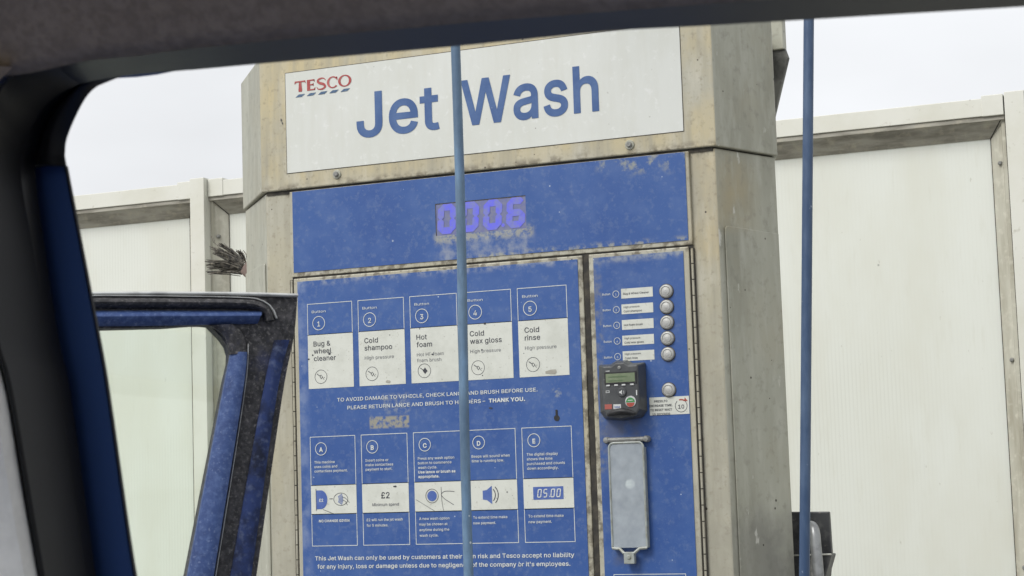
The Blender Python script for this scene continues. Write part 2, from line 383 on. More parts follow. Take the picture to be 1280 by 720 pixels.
M['print_white'] = mat('white_print', rgb(202, 206, 204), .5, 0, [
    dict(kind='noise', color=rgb(186, 190, 186), scale=60, lo=.5, hi=.7, amt=.6),
    dict(kind='noise', color=rgb(120, 132, 158), scale=260, lo=.60, hi=.7, amt=.75)])
M['card_white'] = mat('scratched_white_print', rgb(203, 205, 196), .42, 0, [
    dict(kind='noise', color=rgb(186, 188, 178), scale=30, lo=.45, hi=.65, amt=.6),
    dict(kind='noise', color=rgb(160, 158, 146), scale=220, lo=.63, hi=.7, amt=.75),
    dict(kind='noise', color=rgb(86, 86, 84), scale=130, lo=.71, hi=.745, amt=.9, stretch=(1, 1, 1.6)),
    dict(kind='speck', color=rgb(58, 60, 64), scale=110, frac=.10, r=.2)])
M['ink'] = mat('dark_ink', rgb(52, 54, 62), .5, 0, [dict(kind='noise', color=rgb(150, 150, 148), scale=300, lo=.6, hi=.7, amt=.6)])
M['ink_soft'] = mat('grey_ink', rgb(92, 94, 100), .5, 0, [dict(kind='noise', color=rgb(180, 180, 175), scale=300, lo=.52, hi=.68, amt=.8)])
M['ink_blue'] = mat('blue_ink', rgb(66, 92, 158), .5, 0, [dict(kind='noise', color=rgb(104, 124, 172), scale=40, lo=.45, hi=.7, amt=.6), dict(kind='noise', color=rgb(150, 160, 185), scale=200, lo=.62, hi=.72, amt=.7)])
M['letter_blue'] = mat('blue_lettering', rgb(52, 84, 134), .4, 0, [dict(kind='noise', color=rgb(78, 106, 150), scale=30, lo=.42, hi=.68, amt=.8), dict(kind='speck', color=rgb(200, 205, 210), scale=60, frac=.08, r=.14)])
M['logo_red'] = mat('faded_red_lettering', rgb(158, 62, 60), .4, 0, [dict(kind='noise', color=rgb(178, 104, 98), scale=70, lo=.48, hi=.68, amt=.8)])
M['logo_navy'] = mat('navy_stripes', rgb(66, 92, 122), .4, 0, [dict(kind='noise', color=rgb(110, 130, 150), scale=90, lo=.5, hi=.68, amt=.7)])
M['black_gap'] = mat('dark_rubber_gap', rgb(44, 42, 38), .8, 0, [dict(kind='noise', color=rgb(84, 78, 66), scale=60, lo=.45, hi=.65, amt=.6)])
M['grime'] = mat('grime', rgb(70, 66, 58), .9, 0, [dict(kind='noise', color=rgb(110, 104, 90), scale=120, lo=.45, hi=.65)])
M['button_steel'] = mat('brushed_button_steel', rgb(178, 178, 174), .5, .3, [dict(kind='noise', color=rgb(150, 148, 142), scale=200, lo=.5, hi=.7, amt=.5)])
M['reader'] = mat('charcoal_plastic', rgb(62, 64, 66), .42, 0, [dict(kind='noise', color=rgb(84, 86, 86), scale=30, lo=.4, hi=.65, amt=.7), dict(kind='noise', color=rgb(150, 148, 140), scale=170, lo=.66, hi=.74, amt=.6)], bump=(90, .1, .001))
M['reader_dark'] = mat('black_plastic', rgb(26, 26, 28), .5, 0, [dict(kind='noise', color=rgb(70, 70, 70), scale=60, lo=.5, hi=.7, amt=.5)])
M['lcd'] = mat('green_lcd', rgb(112, 122, 98), .25, 0, [dict(kind='noise', color=rgb(94, 106, 82), scale=60, lo=.45, hi=.6, amt=.6)], emit=(rgb(130, 160, 105), .04))
M['lcd_ink'] = mat('lcd_ink', rgb(84, 104, 72), .5)
M['grey_mark'] = mat('pale_grey_mark', rgb(196, 198, 196), .5, 0, [dict(kind='noise', color=rgb(130, 130, 130), scale=300, lo=.5, hi=.65, amt=.6)])
M['green'] = mat('green_key', rgb(66, 132, 72), .4); M['red'] = mat('red_key', rgb(156, 70, 56), .4); M['dullred'] = mat('dull_red_mark', rgb(160, 84, 74), .5)
M['led_panel'] = mat('dusty_display_window', rgb(104, 109, 150), .3, 0, [dict(kind='noise', color=rgb(124, 126, 140), scale=110, lo=.42, hi=.66, amt=.7)])
M['led'] = mat('lit_blue_segment', rgb(92, 94, 200), .4, 0, [dict(kind='noise', color=rgb(112, 118, 152), scale=90, lo=.38, hi=.64, amt=.9)], emit=((.12, .13, .9, 1), .12))
M['flap'] = see_through('milky_plastic_flap', (.9, .93, .97, 1), .25, rgb(172, 180, 186), .66, .05)
M['flap_edge'] = mat('worn_plastic_edge', rgb(156, 162, 158), .4, 0, [dict(kind='noise', color=rgb(120, 120, 104), scale=90, lo=.45, hi=.65, amt=.7)])
M['zinc'] = mat('dull_zinc', rgb(138, 138, 134), .5, .2, [dict(kind='noise', color=rgb(92, 94, 94), scale=130, lo=.45, hi=.65, amt=.7)])
M['bracket'] = mat('dark_stained_bracket', rgb(122, 122, 116), .6, .1, [dict(kind='noise', color=rgb(58, 58, 56), scale=16, lo=.42, hi=.62, amt=.85), dict(kind='noise', color=rgb(150, 150, 146), scale=60, lo=.6, hi=.72, amt=.5)])
M['bristle'] = mat('dirty_grey_bristle', rgb(112, 107, 97), .7, 0, [dict(kind='noise', color=rgb(44, 42, 40), scale=120, lo=.42, hi=.6), dict(kind='noise', color=rgb(176, 168, 150), scale=170, lo=.6, hi=.68)])
M['brush_head'] = mat('dusty_brush_block', rgb(122, 104, 96), .6, 0, [dict(kind='noise', color=rgb(112, 96, 90), scale=70, lo=.45, hi=.65)])
M['holder'] = mat('scuffed_black_holder', rgb(58, 59, 60), .45, 0, [dict(kind='noise', color=rgb(110, 110, 106), scale=30, lo=.5, hi=.72, amt=.7), dict(kind='noise', color=rgb(130, 126, 116), scale=120, lo=.6, hi=.7, amt=.5)])
M['lance'] = mat('grey_lance_tube', rgb(150, 152, 152), .35, .4, [dict(kind='noise', color=rgb(105, 106, 106), scale=40, lo=.45, hi=.65, amt=.6)])
M['hose_pale'] = mat('worn_blue_hose', rgb(88, 112, 134), .45, 0, [dict(kind='noise', color=rgb(112, 144, 176), scale=40, lo=.45, hi=.65, amt=.6, stretch=(1, 1, .3)), dict(kind='noise', color=rgb(56, 82, 112), scale=26, lo=.5, hi=.68, amt=.6, stretch=(1, 1, .5)), dict(kind='speck', color=rgb(190, 200, 205), scale=60, frac=.12, r=.12)])
M['hose'] = mat('blue_hose', rgb(52, 74, 104), .42, 0, [dict(kind='noise', color=rgb(84, 104, 130), scale=45, lo=.45, hi=.65, amt=.6, stretch=(1, 1, .3)), dict(kind='noise', color=rgb(180, 190, 200), scale=70, lo=.69, hi=.74, amt=.7)])
M['fence_frame'] = mat('off_white_aluminium', rgb(210, 210, 201), .5, 0, [
    dict(kind='noise', color=rgb(196, 195, 180), scale=5, lo=.42, hi=.66, amt=.7), dict(kind='noise', color=rgb(160, 156, 138), scale=60, lo=.64, hi=.74, amt=.5),
    dict(kind='speck', color=rgb(56, 50, 42), scale=16, frac=.10, r=.09)])
M['fence_lip'] = mat('grimy_aluminium_lip', rgb(160, 157, 146), .7, 0, [
    dict(kind='noise', color=rgb(106, 102, 92), scale=9, lo=.42, hi=.66, amt=.8, stretch=(1, 2, 6)), dict(kind='noise', color=rgb(176, 170, 152), scale=40, lo=.52, hi=.7, amt=.6),
    dict(kind='speck', color=rgb(40, 36, 30), scale=24, frac=.12, r=.12)])
M['fence_jamb'] = mat('dusty_aluminium_jamb', rgb(184, 182, 168), .6, 0, [
    dict(kind='noise', color=rgb(152, 147, 130), scale=8, lo=.42, hi=.62, amt=.8, stretch=(3, 3, .5)), dict(kind='noise', color=rgb(206, 204, 190), scale=40, lo=.52, hi=.7, amt=.6),
    dict(kind='speck', color=rgb(40, 36, 30), scale=24, frac=.12, r=.1)])
M['fence_panel'] = mat('white_multiwall_panel', rgb(236, 238, 231), .35, 0, [
    dict(kind='wave', color=rgb(218, 219, 211), scale=33, lo=.5, hi=1, amt=.6, dist=.1),
    dict(kind='noise', color=rgb(238, 240, 234), scale=1.6, lo=.35, hi=.55, amt=.8),
    dict(kind='noise', color=rgb(228, 228, 217), scale=3.5, lo=.46, hi=.66, amt=.7, stretch=(1.6, 1, .5)),
    dict(kind='noise', color=rgb(216, 215, 203), scale=26, lo=.58, hi=.76, amt=.4, stretch=(2.5, 2, .35)),
    dict(kind='noise', color=rgb(160, 156, 138), scale=70, lo=.69, hi=.74, amt=.6, stretch=(1, 1, .4)),
    dict(kind='speck', color=rgb(52, 48, 42), scale=13, frac=.4, r=.07)], translucent=.35)
M['car_blue'] = mat('blue_car_paint', rgb(72, 100, 156), .45, .0, [dict(kind='noise', color=rgb(70, 98, 156), scale=6, lo=.45, hi=.65, amt=.5)], spec=.25)
M['door_blue'] = mat('dusty_blue_paint', rgb(58, 78, 124), .6, .0, [
    dict(kind='noise', color=rgb(46, 62, 104), scale=60, lo=.42, hi=.66, amt=.7), dict(kind='noise', color=rgb(84, 104, 146), scale=220, lo=.46, hi=.70, amt=.8, detail=8),
    dict(kind='noise', color=rgb(132, 146, 174), scale=420, lo=.58, hi=.76, amt=.7)], spec=.3)
M['door_black'] = mat('dusty_black_rubber', rgb(36, 36, 38), .7, 0, [
    dict(kind='noise', color=rgb(82, 80, 82), scale=200, lo=.42, hi=.68, amt=.7, detail=8), dict(kind='noise', color=rgb(136, 133, 130), scale=420, lo=.55, hi=.74, amt=.7), dict(kind='noise', color=rgb(44, 54, 96), scale=18, lo=.55, hi=.7, amt=.6)])
M['door_navy'] = mat('grimy_navy_paint', rgb(48, 62, 104), .75, .0, [
    dict(kind='noise', color=rgb(34, 36, 44), scale=40, lo=.45, hi=.62, amt=.85), dict(kind='noise', color=rgb(96, 106, 132), scale=180, lo=.52, hi=.74, amt=.7, detail=8)], spec=.15)
M['pale_strip'] = mat('pale_grey_trim', rgb(178, 180, 178), .45, 0, [dict(kind='noise', color=rgb(120, 120, 120), scale=60, lo=.45, hi=.65, amt=.6)])
M['rubber'] = mat('black_door_rubber', rgb(25, 25, 27), .45, 0, [dict(kind='noise', color=rgb(32, 33, 34), scale=25, lo=.45, hi=.65, amt=.6)], bump=(500, .1, .0005), spec=.22)
M['rubber_seal'] = mat('black_seal', rgb(24, 24, 26), .32, spec=.45)
M['headliner'] = mat('charcoal_headliner_cloth', rgb(152, 136, 118), .95, 0, [dict(kind='noise', color=rgb(124, 110, 95), scale=260, lo=.4, hi=.6, amt=.7), dict(kind='noise', color=rgb(136, 121, 104), scale=90, lo=.45, hi=.65, amt=.5)], bump=(700, .4, .0006), spec=.1)
M['trim'] = mat('light_grey_trim', rgb(230, 228, 222), .7, 0, [dict(kind='noise', color=rgb(216, 214, 208), scale=160, lo=.42, hi=.62, amt=.6)], bump=(900, .35, .0005), spec=.2)
M['glass'] = see_through('tinted_glass', (.955, .985, .955, 1), .02, None, 0, .03)
M['tyre'] = mat('tyre_rubber', rgb(36, 36, 36), .8); M['alloy'] = mat('alloy', rgb(170, 172, 174), .3, .8)
M['concrete'] = mat('concrete', rgb(150, 148, 140), .85, 0, [dict(kind='noise', color=rgb(120, 117, 110), scale=.8, lo=.4, hi=.65, amt=.7), dict(kind='noise', color=rgb(96, 94, 88), scale=9, lo=.5, hi=.7, amt=.5), dict(kind='speck', color=rgb(90, 88, 84), scale=60, frac=.4, r=.2)], bump=(60, .3, .003))

# ------------------------------------------------------------------ ground
b = B(); b.face([(-600, -600, 0), (600, -600, 0), (600, 600, 0), (-600, 600, 0)])
tag(b.build('ground', M['concrete']), kind='structure')

# ------------------------------------------------------------------ jet wash kiosk
kiosk = empty('jet_wash_kiosk', KO, 'tall blue and stained steel jet wash machine with white sign, payment panel and instruction panel', 'wash machine')
ZC = 1.692                         # joint between cabinet and hood
XL, XR = K(334, 300)[0], .7469
XL0 = -.0475
ZT = K(328, 72)[1]
def plan(g, y0): return [(XL0-g, y0), (-.177-g*1.2, .155), (-.15, .40), (.72, .40), (.804+g*1.2, .146), (XR+g, y0)]
b = B(); P = plan(0, .008)
b.mi = 0; b.prism([(x, y, 0) for x, y in P], (0, 0, ZC-.002))
for f in b.bm.faces: f.material_index = 1
for f in b.bm.faces:
    if f.normal.y < -.95: f.material_index = 0
cab = b.build('cabinet', [M['steel_front'], M['steel_side']], kiosk, bevel=.0025)
# access plates folded over the two slanted sides
def side_pt(x0, y0, x1, y1, t, z, out): 
    d = Vector((x1-x0, y1-y0, 0)); n = Vector((d.y, -d.x, 0)).normalized()
    return Vector((x0, y0, z)) + d*t + n*out
for (xa, ya, xb, yb, t0, t1, ztop, zdrop, sg) in ((XR, .008, .804, .146, .09, .985, K(900, 280)[1], -.004, 1), (XL0, .008, -.177, .155, .05, .985, K(332, 327)[1], .002, -1)):
    f0 = side_pt(xa, ya, xb, yb, t0, 0, .0025*sg); f1 = side_pt(xa, ya, xb, yb, t1, 0, .0025*sg)
    n = side_pt(xa, ya, xb, yb, 0, 0, 1*sg)-side_pt(xa, ya, xb, yb, 0, 0, 0)
    b = B(); b.prism([f0+Vector((0, 0, .15)), f1+Vector((0, 0, .15)), f1+Vector((0, 0, ztop+zdrop)), f0.lerp(f1, .04)+Vector((0, 0, ztop)), f0+Vector((0, 0, ztop-.004))], -n*.0022); b.build('side_plate', M['steel_side'], kiosk, bevel=.001)
# hood with its drip edge
b = B(); P = plan(.004, .001)
b.prism([(x, y, ZC) for x, y in P], (0, 0, ZT-ZC))
for f in b.bm.faces: f.material_index = 1
for f in b.bm.faces:
    if f.normal.y < -.95: f.material_index = 0
hood = b.build('hood', [M['steel_front'], M['steel_side']], kiosk, bevel=.002)
b = B(); P = plan(-.004, .006); b.prism([(x, y, ZC-.006) for x, y in P], (0, 0, .007)); b.build('hood_gasket', M['black_gap'], kiosk)
for px, py in ((421, 218), (787, 181)):
    x, z = K(px, py); b = B()
    b.lathe((x, 0, z), [(.0075, .001), (.0075, -.001), (.0068, -.0014)]); b.build('washer', M['steel_side'], kiosk)
    b = B(); b.lathe((x, -.0014, z), [(.0042, .001), (.0042, -.003), (.003, -.0042), (.0008, -.0042)]); b.build('bolt', M['zinc'], kiosk)
# sign board
sx0, sz1 = K(356.5, 92); sx1 = .7; sz0 = 1.7202
b = B(); b.box(sx0, sx1, .0002, .0015, sz0, sz1); sign = b.build('sign_board', M['sign_white'], kiosk)
b = B(); b.outline(sx0-.0012, sx1+.0012, sz0-.0012, sz1+.0012, .0006, .002); b.build('sign_edge_grime', M['grime'], sign)
b = B(); Y = -.0004
zb = (K(461, 169)[1]+K(730, 140)[1])/2
sz = .0
jl, jr = K(446, 165)[0], K(549.5, 155)[0]; wl, wr = K(577, 150)[0], K(749, 137)[0]
caph = K(612, 97)[1]-K(614, 153)[1]
capu = max(v[1] for v in glyph('H', 0)[0])
b.text('Jet', jl, zb, caph/capu*.97, Y, right=jr, bold=.015)
b.text('Wash', wl, zb, caph/capu*.97, Y, right=wr, bold=.015)
b.build('title_lettering', M['letter_blue'], sign)
# red word and its stripes
b = B(); ux, uz = K(368.3, 115.6); ur, _ = K(439.4, 107); cap_ = K(374, 101.6)[1]-K(375, 115)[1]; kx = (ur-ux)/5.2
def LP(x, y): return (ux+x*kx, uz+y*cap_)
def lpoly(pts): b.face([(LP(*q_)[0], Y, LP(*q_)[1]) for q_ in pts])
lpoly([(.36, .06), (.40, .0), (.66, .0), (.70, .06), (.64, .9), (.42, .9)]); lpoly([(0, .74), (.05, .74), (.14, .87), (.92, .87), (.99, .76), (1.03, .76), (1.0, 1.0), (.04, 1.0)])
lpoly([(1.16, 0), (1.44, 0), (1.44, 1), (1.16, 1)])
for z0_, z1_, xr in ((0, .12, 1.9), (.47, .58, 1.74), (.88, 1.0, 1.86)): lpoly([(1.44, z0_), (xr, z0_), (xr, z1_), (1.44, z1_)])
lpoly([(1.86, 0), (1.93, .24), (1.88, .26), (1.78, .1)]); lpoly([(1.82, 1), (1.88, .78), (1.84, .76), (1.74, .9)]); lpoly([(1.68, .40), (1.76, .40), (1.76, .66), (1.68, .66)])
S = cat([(2.86, .76), (2.78, .91), (2.55, 1.0), (2.26, .94), (2.15, .76), (2.27, .60), (2.52, .50), (2.74, .37), (2.80, .2), (2.66, .05), (2.40, -.01), (2.15, .06), (2.05, .25)], 5)
ws = [(.05+.19*math.sin(math.pi*i/(len(S)-1))**1.4)*cap_ for i in range(len(S))]
b.stroke([LP(q_.x, q_.y) for q_ in S], ws, Y)
cx_, cz_ = LP(3.52, .5); b.ring(cx_, cz_, .54*kx, .21*kx, Y, rz=.54*cap_, a0=42, a1=318, wz=.10*cap_)
lpoly([(3.84, .98), (3.92, .98), (3.95, .66), (3.90, .66), (3.82, .80)])
cx_, cz_ = LP(4.60, .5); b.ring(cx_, cz_, .60*kx, .22*kx, Y, rz=.54*cap_, wz=.10*cap_)
b.build('logo_lettering', M['logo_red'], sign)
b = B()
for k in range(5):
    x = .08+k*1.03; b.face([(LP(x, 0)[0], Y, LP(0, -.48)[1]), (LP(x+.58, 0)[0], Y, LP(0, -.48)[1]), (LP(x+.88, 0)[0], Y, LP(0, -.24)[1]), (LP(x+.30, 0)[0], Y, LP(0, -.24)[1])])
b.build('logo_stripes', M['logo_navy'], sign)

# display panel
dx0, dx1, dz0, dz1 = .0022, .7062, 1.5430, ZC-.004
b = B(); b.box(dx0, dx1, .0015, .0095, dz0, dz1); disp = b.build('display_panel', M['steel_front'], kiosk, bevel=.0012)
fx0, fz1 = K(544.3, 254.8); fx1, fz0 = K(658, 286)
fx0, fz0b = K(544.8, 294.2)[0], K(544.8, 294.2)[1]; fz0 = (fz0+fz0b)/2; fz1 = (fz1+K(657.3, 244)[1])/2
b = B()      # blue fascia with the window cut out
X0, X1, Z0, Z1 = .0081, .7004, 1.5503, 1.6871; y0_, y1_ = .0004, .0017
b.box(X0, fx0, y0_, y1_, Z0, Z1); b.box(fx1, X1, y0_, y1_, Z0, Z1); b.box(fx0, fx1, y0_, y1_, Z0, fz0); b.box(fx0, fx1, y0_, y1_, fz1, Z1)
b.build('blue_fascia', M['blue_display'], disp)
b = B(); b.box(fx0, fx1, .0010, .0014, fz0, fz1); b.build('display_window', M['led_panel'], disp)
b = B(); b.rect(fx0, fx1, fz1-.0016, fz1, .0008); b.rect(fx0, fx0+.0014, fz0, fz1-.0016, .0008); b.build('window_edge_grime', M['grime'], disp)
SEG = dict(a=(0, 1, 1, 1), b=(1, .5, 1, 1), c=(1, 0, 1, .5), d=(0, 0, 1, 0), e=(0, 0, 0, .5), f=(0, .5, 0, 1), g=(0, .5, 1, .5))
DIG = {'0': 'abcdef', '6': 'acdefg', '5': 'acdfg'}
def digit(b, ch, x, z, w_, h_, t, y, slant=.1):
    for s_ in DIG[ch]:
        y -= .00007          # each segment a hair in front of the last, so that none share a plane
        xa, za, xb, zb_ = SEG[s_]; A = Vector((x+xa*w_+slant*za*h_, z+za*h_)); C = Vector((x+xb*w_+slant*zb_*h_, z+zb_*h_)); d = (C-A).normalized()*t*(.40 if t < .005 else .30)
        A += d; C -= d; n = Vector((-d.y, d.x)).normalized()*t/2; dd = d.normalized()*t/2
        b.face([(q_.x, y, q_.y) for q_ in (A-dd, A-n, C-n, C+dd, C+n, A+n)])
dh = fz1-fz0
for k, ch in enumerate('0006'):
    b = B(); x = fx0+.0095+k*.0405
    digit(b, ch, x-.0012, fz0+.0075, .0215, dh-.0148, .0112, .0007, .07)
    if k == 2: b.disc(x+.0285, fz0+.008, .003, .0007)
    b.build('display_digit', M['led'], disp)

# the long shut line under the display panel and between the doors
b = B(); b.box(.004, .706, .0035, .009, 1.5385, 1.5435); b.box(.5262, .5352, .0035, .009, .25, 1.5386); b.build('door_gap', M['black_gap'], kiosk)

# instruction door
lx0, lx1, lz1 = .0066, .5255, 1.5402
b = B(); b.box(lx0, lx1, .0015, .0095, .25, lz1); door = b.build('instruction_door', M['steel_front'], kiosk, bevel=.0015)
b = B(); b.box(.0144, .5174, .0004, .0017, .27, 1.5345); b.build('blue_decal', M['blue_door'], door)
YP, YI = 0.0, -.0003
U0, UP_, CW, CG = .0324, .09517, .0846, .01057
def icon_lance(b, x, z, r, kind):
    b.mi = 1; b.ring(x, z, r, .0007, YI)
    b.stroke([(x-r*.62, z+r*.42), (x-r*.15, z+r*.1)], r*.10, YI)
    if kind == 'brush':
        b.face([(x-r*.25, YI, z+r*.02), (x+r*.1, YI, z+r*.45), (x+r*.5, YI, z-r*.05), (x+r*.1, YI, z-r*.45)])
    else:
        q_ = [(x-r*.15, z-r*.05), (x-r*.0, z+r*.25), (x+r*.25, z+r*.0), (x+r*.05, z-r*.32), (x-r*.15, z-r*.05)]
        b.stroke(q_, r*.09, YI)
        for i in range(4): b.disc(x+r*(.28+.09*i), z-r*(.12+.13*(i % 3)), r*.055, YI, n=8)
wt = .0010
zt1, zw1, zb1 = 1.4958, 1.4441, 1.354
h_btn = K(389.1, 391.6)[1]; h_c = K(397.6, 404)[1]; h_t = [K(390.7, 433.2)[1], K(390.9, 442.3)[1], K(391.2, 451.4)[1]]; h_i = K(399.8, 471)[1]
titles = (['Bug &', 'wheel', 'cleaner'], ['Cold', 'shampoo'], ['Hot', 'foam'], ['Cold', 'wax gloss'], ['Cold', 'rinse'])
subs = ([], ['High pressure'], ['Hot Hi-foam', 'foam brush'], ['High pressure'], ['High pressure'])
for k in range(5):
    u = U0+UP_*k; b = B()
    b.mi = 0; b.outline(u, u+CW, zw1-.001, zt1, YP, wt)
    b.text('Button', u+.0088, h_btn, .0080, YI, right=u+.0352, bold=.002)
    b.ring(u+.0215, h_c, .0118, .0011, YI); b.text(str(k+1), u+.0215, h_c-.0054, .0156, YI, align='C', bold=.012)
    b.mi = 2; b.rect(u, u+CW, zb1, zw1, YP)
    b.mi = 1
    for j, s_ in enumerate(titles[k]): b.text(s_, u+.0108, h_t[j], .0158, YI, bold=.008, xs=1.06)
    b.mi = 3
    for j, s_ in enumerate(subs[k]): b.text(s_, u+.0108, h_t[1]-.0150-j*.0094, .0108, YI, xs=1.1)
    icon_lance(b, u+.0235, h_i, .0116, 'brush' if k == 2 else 'lance')
    o = b.build('step_card', [M['print_white'], M['ink'], M['card_white'], M['ink_soft']], door)
    o['label'] = 'wash step card number %d with white lower half' % (k+1)
# warning lines
b = B(); 
xa, za = K(421.6, 502); xb, _ = K(672, 489); b.text('TO AVOID DAMAGE TO VEHICLE, CHECK LANCE AND BRUSH BEFORE USE.', xa, za, .0112, YI, right=xb, bold=.010)
xa, za = K(434.4, 511.8); xb, _ = K(607, 504); b.text('PLEASE RETURN LANCE AND BRUSH TO HOLDERS –', xa, za, .0112, YI, right=xb, bold=.010)
xa, _ = K(611, 504); xb, _ = K(656.5, 501); b.text('THANK YOU.', xa, za, .0112, YI, right=xb, bold=.034)
b.build('notice_lettering', M['print_white'], door)
# second row
zt2, zs1, zs0, zb2 = 1.2746, 1.1948, 1.1466, 1.0947
h_L = K(401.6, 561.1)[1]; h_x = K(392.2, 579.6)[1]; h_y = K(459, 651.5)[1]
upper = (['This machine', 'uses coins and', 'contactless payment.'], ['Insert coins or', 'make contactless', 'payment to start.'], ['Press any wash option', 'button to commence', 'wash cycle.', '*Use lance or brush as', '*appropriate.'], ['Beeps will sound when', 'time is running low.'], ['The digital display', 'shows the time', 'purchased and counts', 'down accordingly.'])
lower = (['*NO CHANGE GIVEN'], ['£2 will run the jet wash', 'for 5 minutes.'], ['A new wash option', 'may be chosen at', 'anytime during the', 'wash cycle.'], ['To extend time make', 'new payment.'], ['To extend time make', 'new payment.'])
zm = (zs0+zs1)/2
for k in range(5):
    u = U0+UP_*k; b = B(); b.mi = 0
    b.outline(u, u+CW, zs1-.001, zt2, YP, wt); b.outline(u, u+CW, zb2, zs0+.001, YP, wt)
    b.ring(u+.0206, h_L, .0108, .0011, YI); b.text('ABCDE'[k], u+.0206, h_L-.0047, .0134, YI, align='C', bold=.03)
    for j, s_ in enumerate(upper[k]): b.text(s_.lstrip('*'), u+.0075, h_x-j*.0073, .0080, YI, xs=1.08, bold=.03 if s_[0] == '*' else .010)
    for j, s_ in enumerate(lower[k]):
        if k == 0: b.text(s_.lstrip('*'), u+CW/2, h_y, .0078, YI, xs=1.05, align='C', bold=.025)
        else: b.text(s_, u+.0070, h_y-j*.0089, .0080, YI, xs=1.06, bold=.010)
    b.mi = 2; b.rect(u, u+CW, zs0, zs1, YP)
    if k == 0:
        b.mi = 4; cx_ = u+.0185
        b.face([(cx_-.0085, YI, zm-.0155)] + [(cx_-.0005+.0125*math.cos(a), YI, zm+.0155*math.sin(a)) for a in [math.radians(-80+160*i/16) for i in range(17)]] + [(cx_-.0085, YI, zm+.0155)])
        b.mi = 0; b.text('£2', cx_+.0005, zm-.0032, .0092, YI-.0003, align='C', bold=.02)
        b.mi = 1; b.rect(cx_-.0095, cx_-.0085, zm-.018, zm+.018, YI); b.stroke([(cx_+.016, zm+.001), (cx_+.022, zm+.001)], .0012, YI)
        cx_ = u+.0555; b.ring(cx_, zm, .0135, .0008, YI, rz=.0105)
        b.mi = 4
        for i in range(4): b.ring(cx_-.013, zm, .0105+i*.0022, .0012, YI, a0=-32, a1=32, n=10)
        b.mi = 1; b.stroke([(cx_+.002, zm+.004), (cx_+.009, zm+.0015), (cx_+.016, zm-.006)], .0008, YI); b.stroke([(cx_+.003, zm-.001), (cx_+.009, zm-.004), (cx_+.012, zm-.010)], .0008, YI)
        b.stroke([(u+.022, zs0+.008), (u+.042, zs0+.0005)], .0008, YI)
    elif k == 1:
        b.mi = 1; b.text('£2', u+CW/2, zm-.0005, .0190, YI, align='C', bold=.012)
        b.mi = 3; b.text('Minimum spend', u+CW/2, zm-.0128, .0092, YI, align='C', bold=.010)
    elif k == 2:
        cx_ = u+.031; b.mi = 1; b.ring(cx_, zm+.001, .0115, .0009, YI); b.mi = 4; b.disc(cx_, zm+.001, .0085, YI)
        b.mi = 1; b.stroke(list(cat([(cx_+.040, zm+.007), (cx_+.024, zm+.008), (cx_+.0165, zm+.003), (cx_+.022, zm-.004), (cx_+.030, zm-.009), (cx_+.038, zm-.014)], 5)), .0009, YI)
        b.stroke([(cx_+.0165, zm+.015), (cx_+.017, zm-.006), (cx_+.0195, zm-.022)], .0007, YI); b.stroke([(u+.002, zm-.004), (u+.035, zs0+.001)], .0006, YI)
    elif k == 3:
        cx_ = u+.037; b.mi = 4
        b.face([(cx_-.012, YI, zm-.007), (cx_-.005, YI, zm-.008), (cx_+.004, YI, zm-.0145), (cx_+.004, YI, zm+.0145), (cx_-.005, YI, zm+.008), (cx_-.012, YI, zm+.007)])
        b.mi = 1; b.ring(cx_-.003, zm, .0135, .0014, YI, a0=-45, a1=45, n=14); b.ring(cx_-.003, zm, .0185, .0014, YI, a0=-45, a1=45, n=14)
    else:
        b.mi = 4; b.rect(u+.0165, u+.0675, zm-.0095, zm+.0105, YI); b.mi = 0
        for j, ch in enumerate('0500'): digit(b, ch, u+.0240+j*.0098+(.0028 if j > 1 else 0), zm-.0055, .0052, .0118, .0016, YI-.0003, .14)
        b.disc(u+.0445, zm-.0050, .0009, YI-.0003, n=8)
    o = b.build('guide_card', [M['print_white'], M['ink'], M['card_white'], M['ink_soft'], M['ink_blue']], door)
    o['label'] = 'guide card lettered %s with a white picture band' % 'ABCDE'[k]
b = B(); xa, za = K(394, 700.5); xb, _ = K(718, 696); b.text('This Jet Wash can only be used by customers at their own risk and Tesco accept no liability', xa, za, .0128, YI, right=xb, bold=.013)
xa, za = K(397, 710.8); xb, _ = K(713, 707); b.text("for any injury, loss or damage unless due to negligence of the company or it's employees.", xa, za, .0128, YI, right=xb, bold=.013)
b.build('liability_lettering', M['print_white'], door)
x, z = K(696, 522.5); b = B(); b.disc(x, z, .0048, YI); b.rect(x-.0018, x+.0018, z, z+.013, YI-.0002); b.build('keyhole', M['reader_dark'], door)
for px, py, w_, h_, c in ((485, 477, 8, 4, 0), (690, 465, 15, 6, 0), (412, 442, 4, 3, 1), (391, 444, 2, 2, 1), (386, 449, 3, 2, 1), (606, 404.5, 4, 3, 1), (494, 608, 5, 2, 1), (613, 510, 5, 2, 1), (541, 443, 3, 2, 1), (634, 615, 2, 2, 1)):
    x, z = K(px, py); n = 7; b = B()          # chips and stuck scraps on the cards
    b.face([(x+math.cos(2*math.pi*i/n)*w_*.7e-3*random.uniform(.7, 1.2), YI-.0002, z+math.sin(2*math.pi*i/n)*h_*.7e-3*random.uniform(.7, 1.2)) for i in range(n)])
    b.build('paper_scrap' if c == 0 else 'paint_chip', M['fence_lip'] if c == 0 else M['ink'], door)

for px, py, w_, h_ in ((351.5, 150, 1.6, 4.2), (353, 154, 1.5, 3.0), (930, 272, 2.2, 6)):
    x, z = K(px, py); b = B(); n = 9
    yy = -.0004 if px < 900 else None
    if yy is None: continue
    b.face([(x+.0014*w_*.5*math.cos(2*math.pi*i/n)*random.uniform(.7, 1.2), yy, z+.0014*h_*.5*math.sin(2*math.pi*i/n)) for i in range(n)]); b.build('scorch_mark', M['ink'], hood)

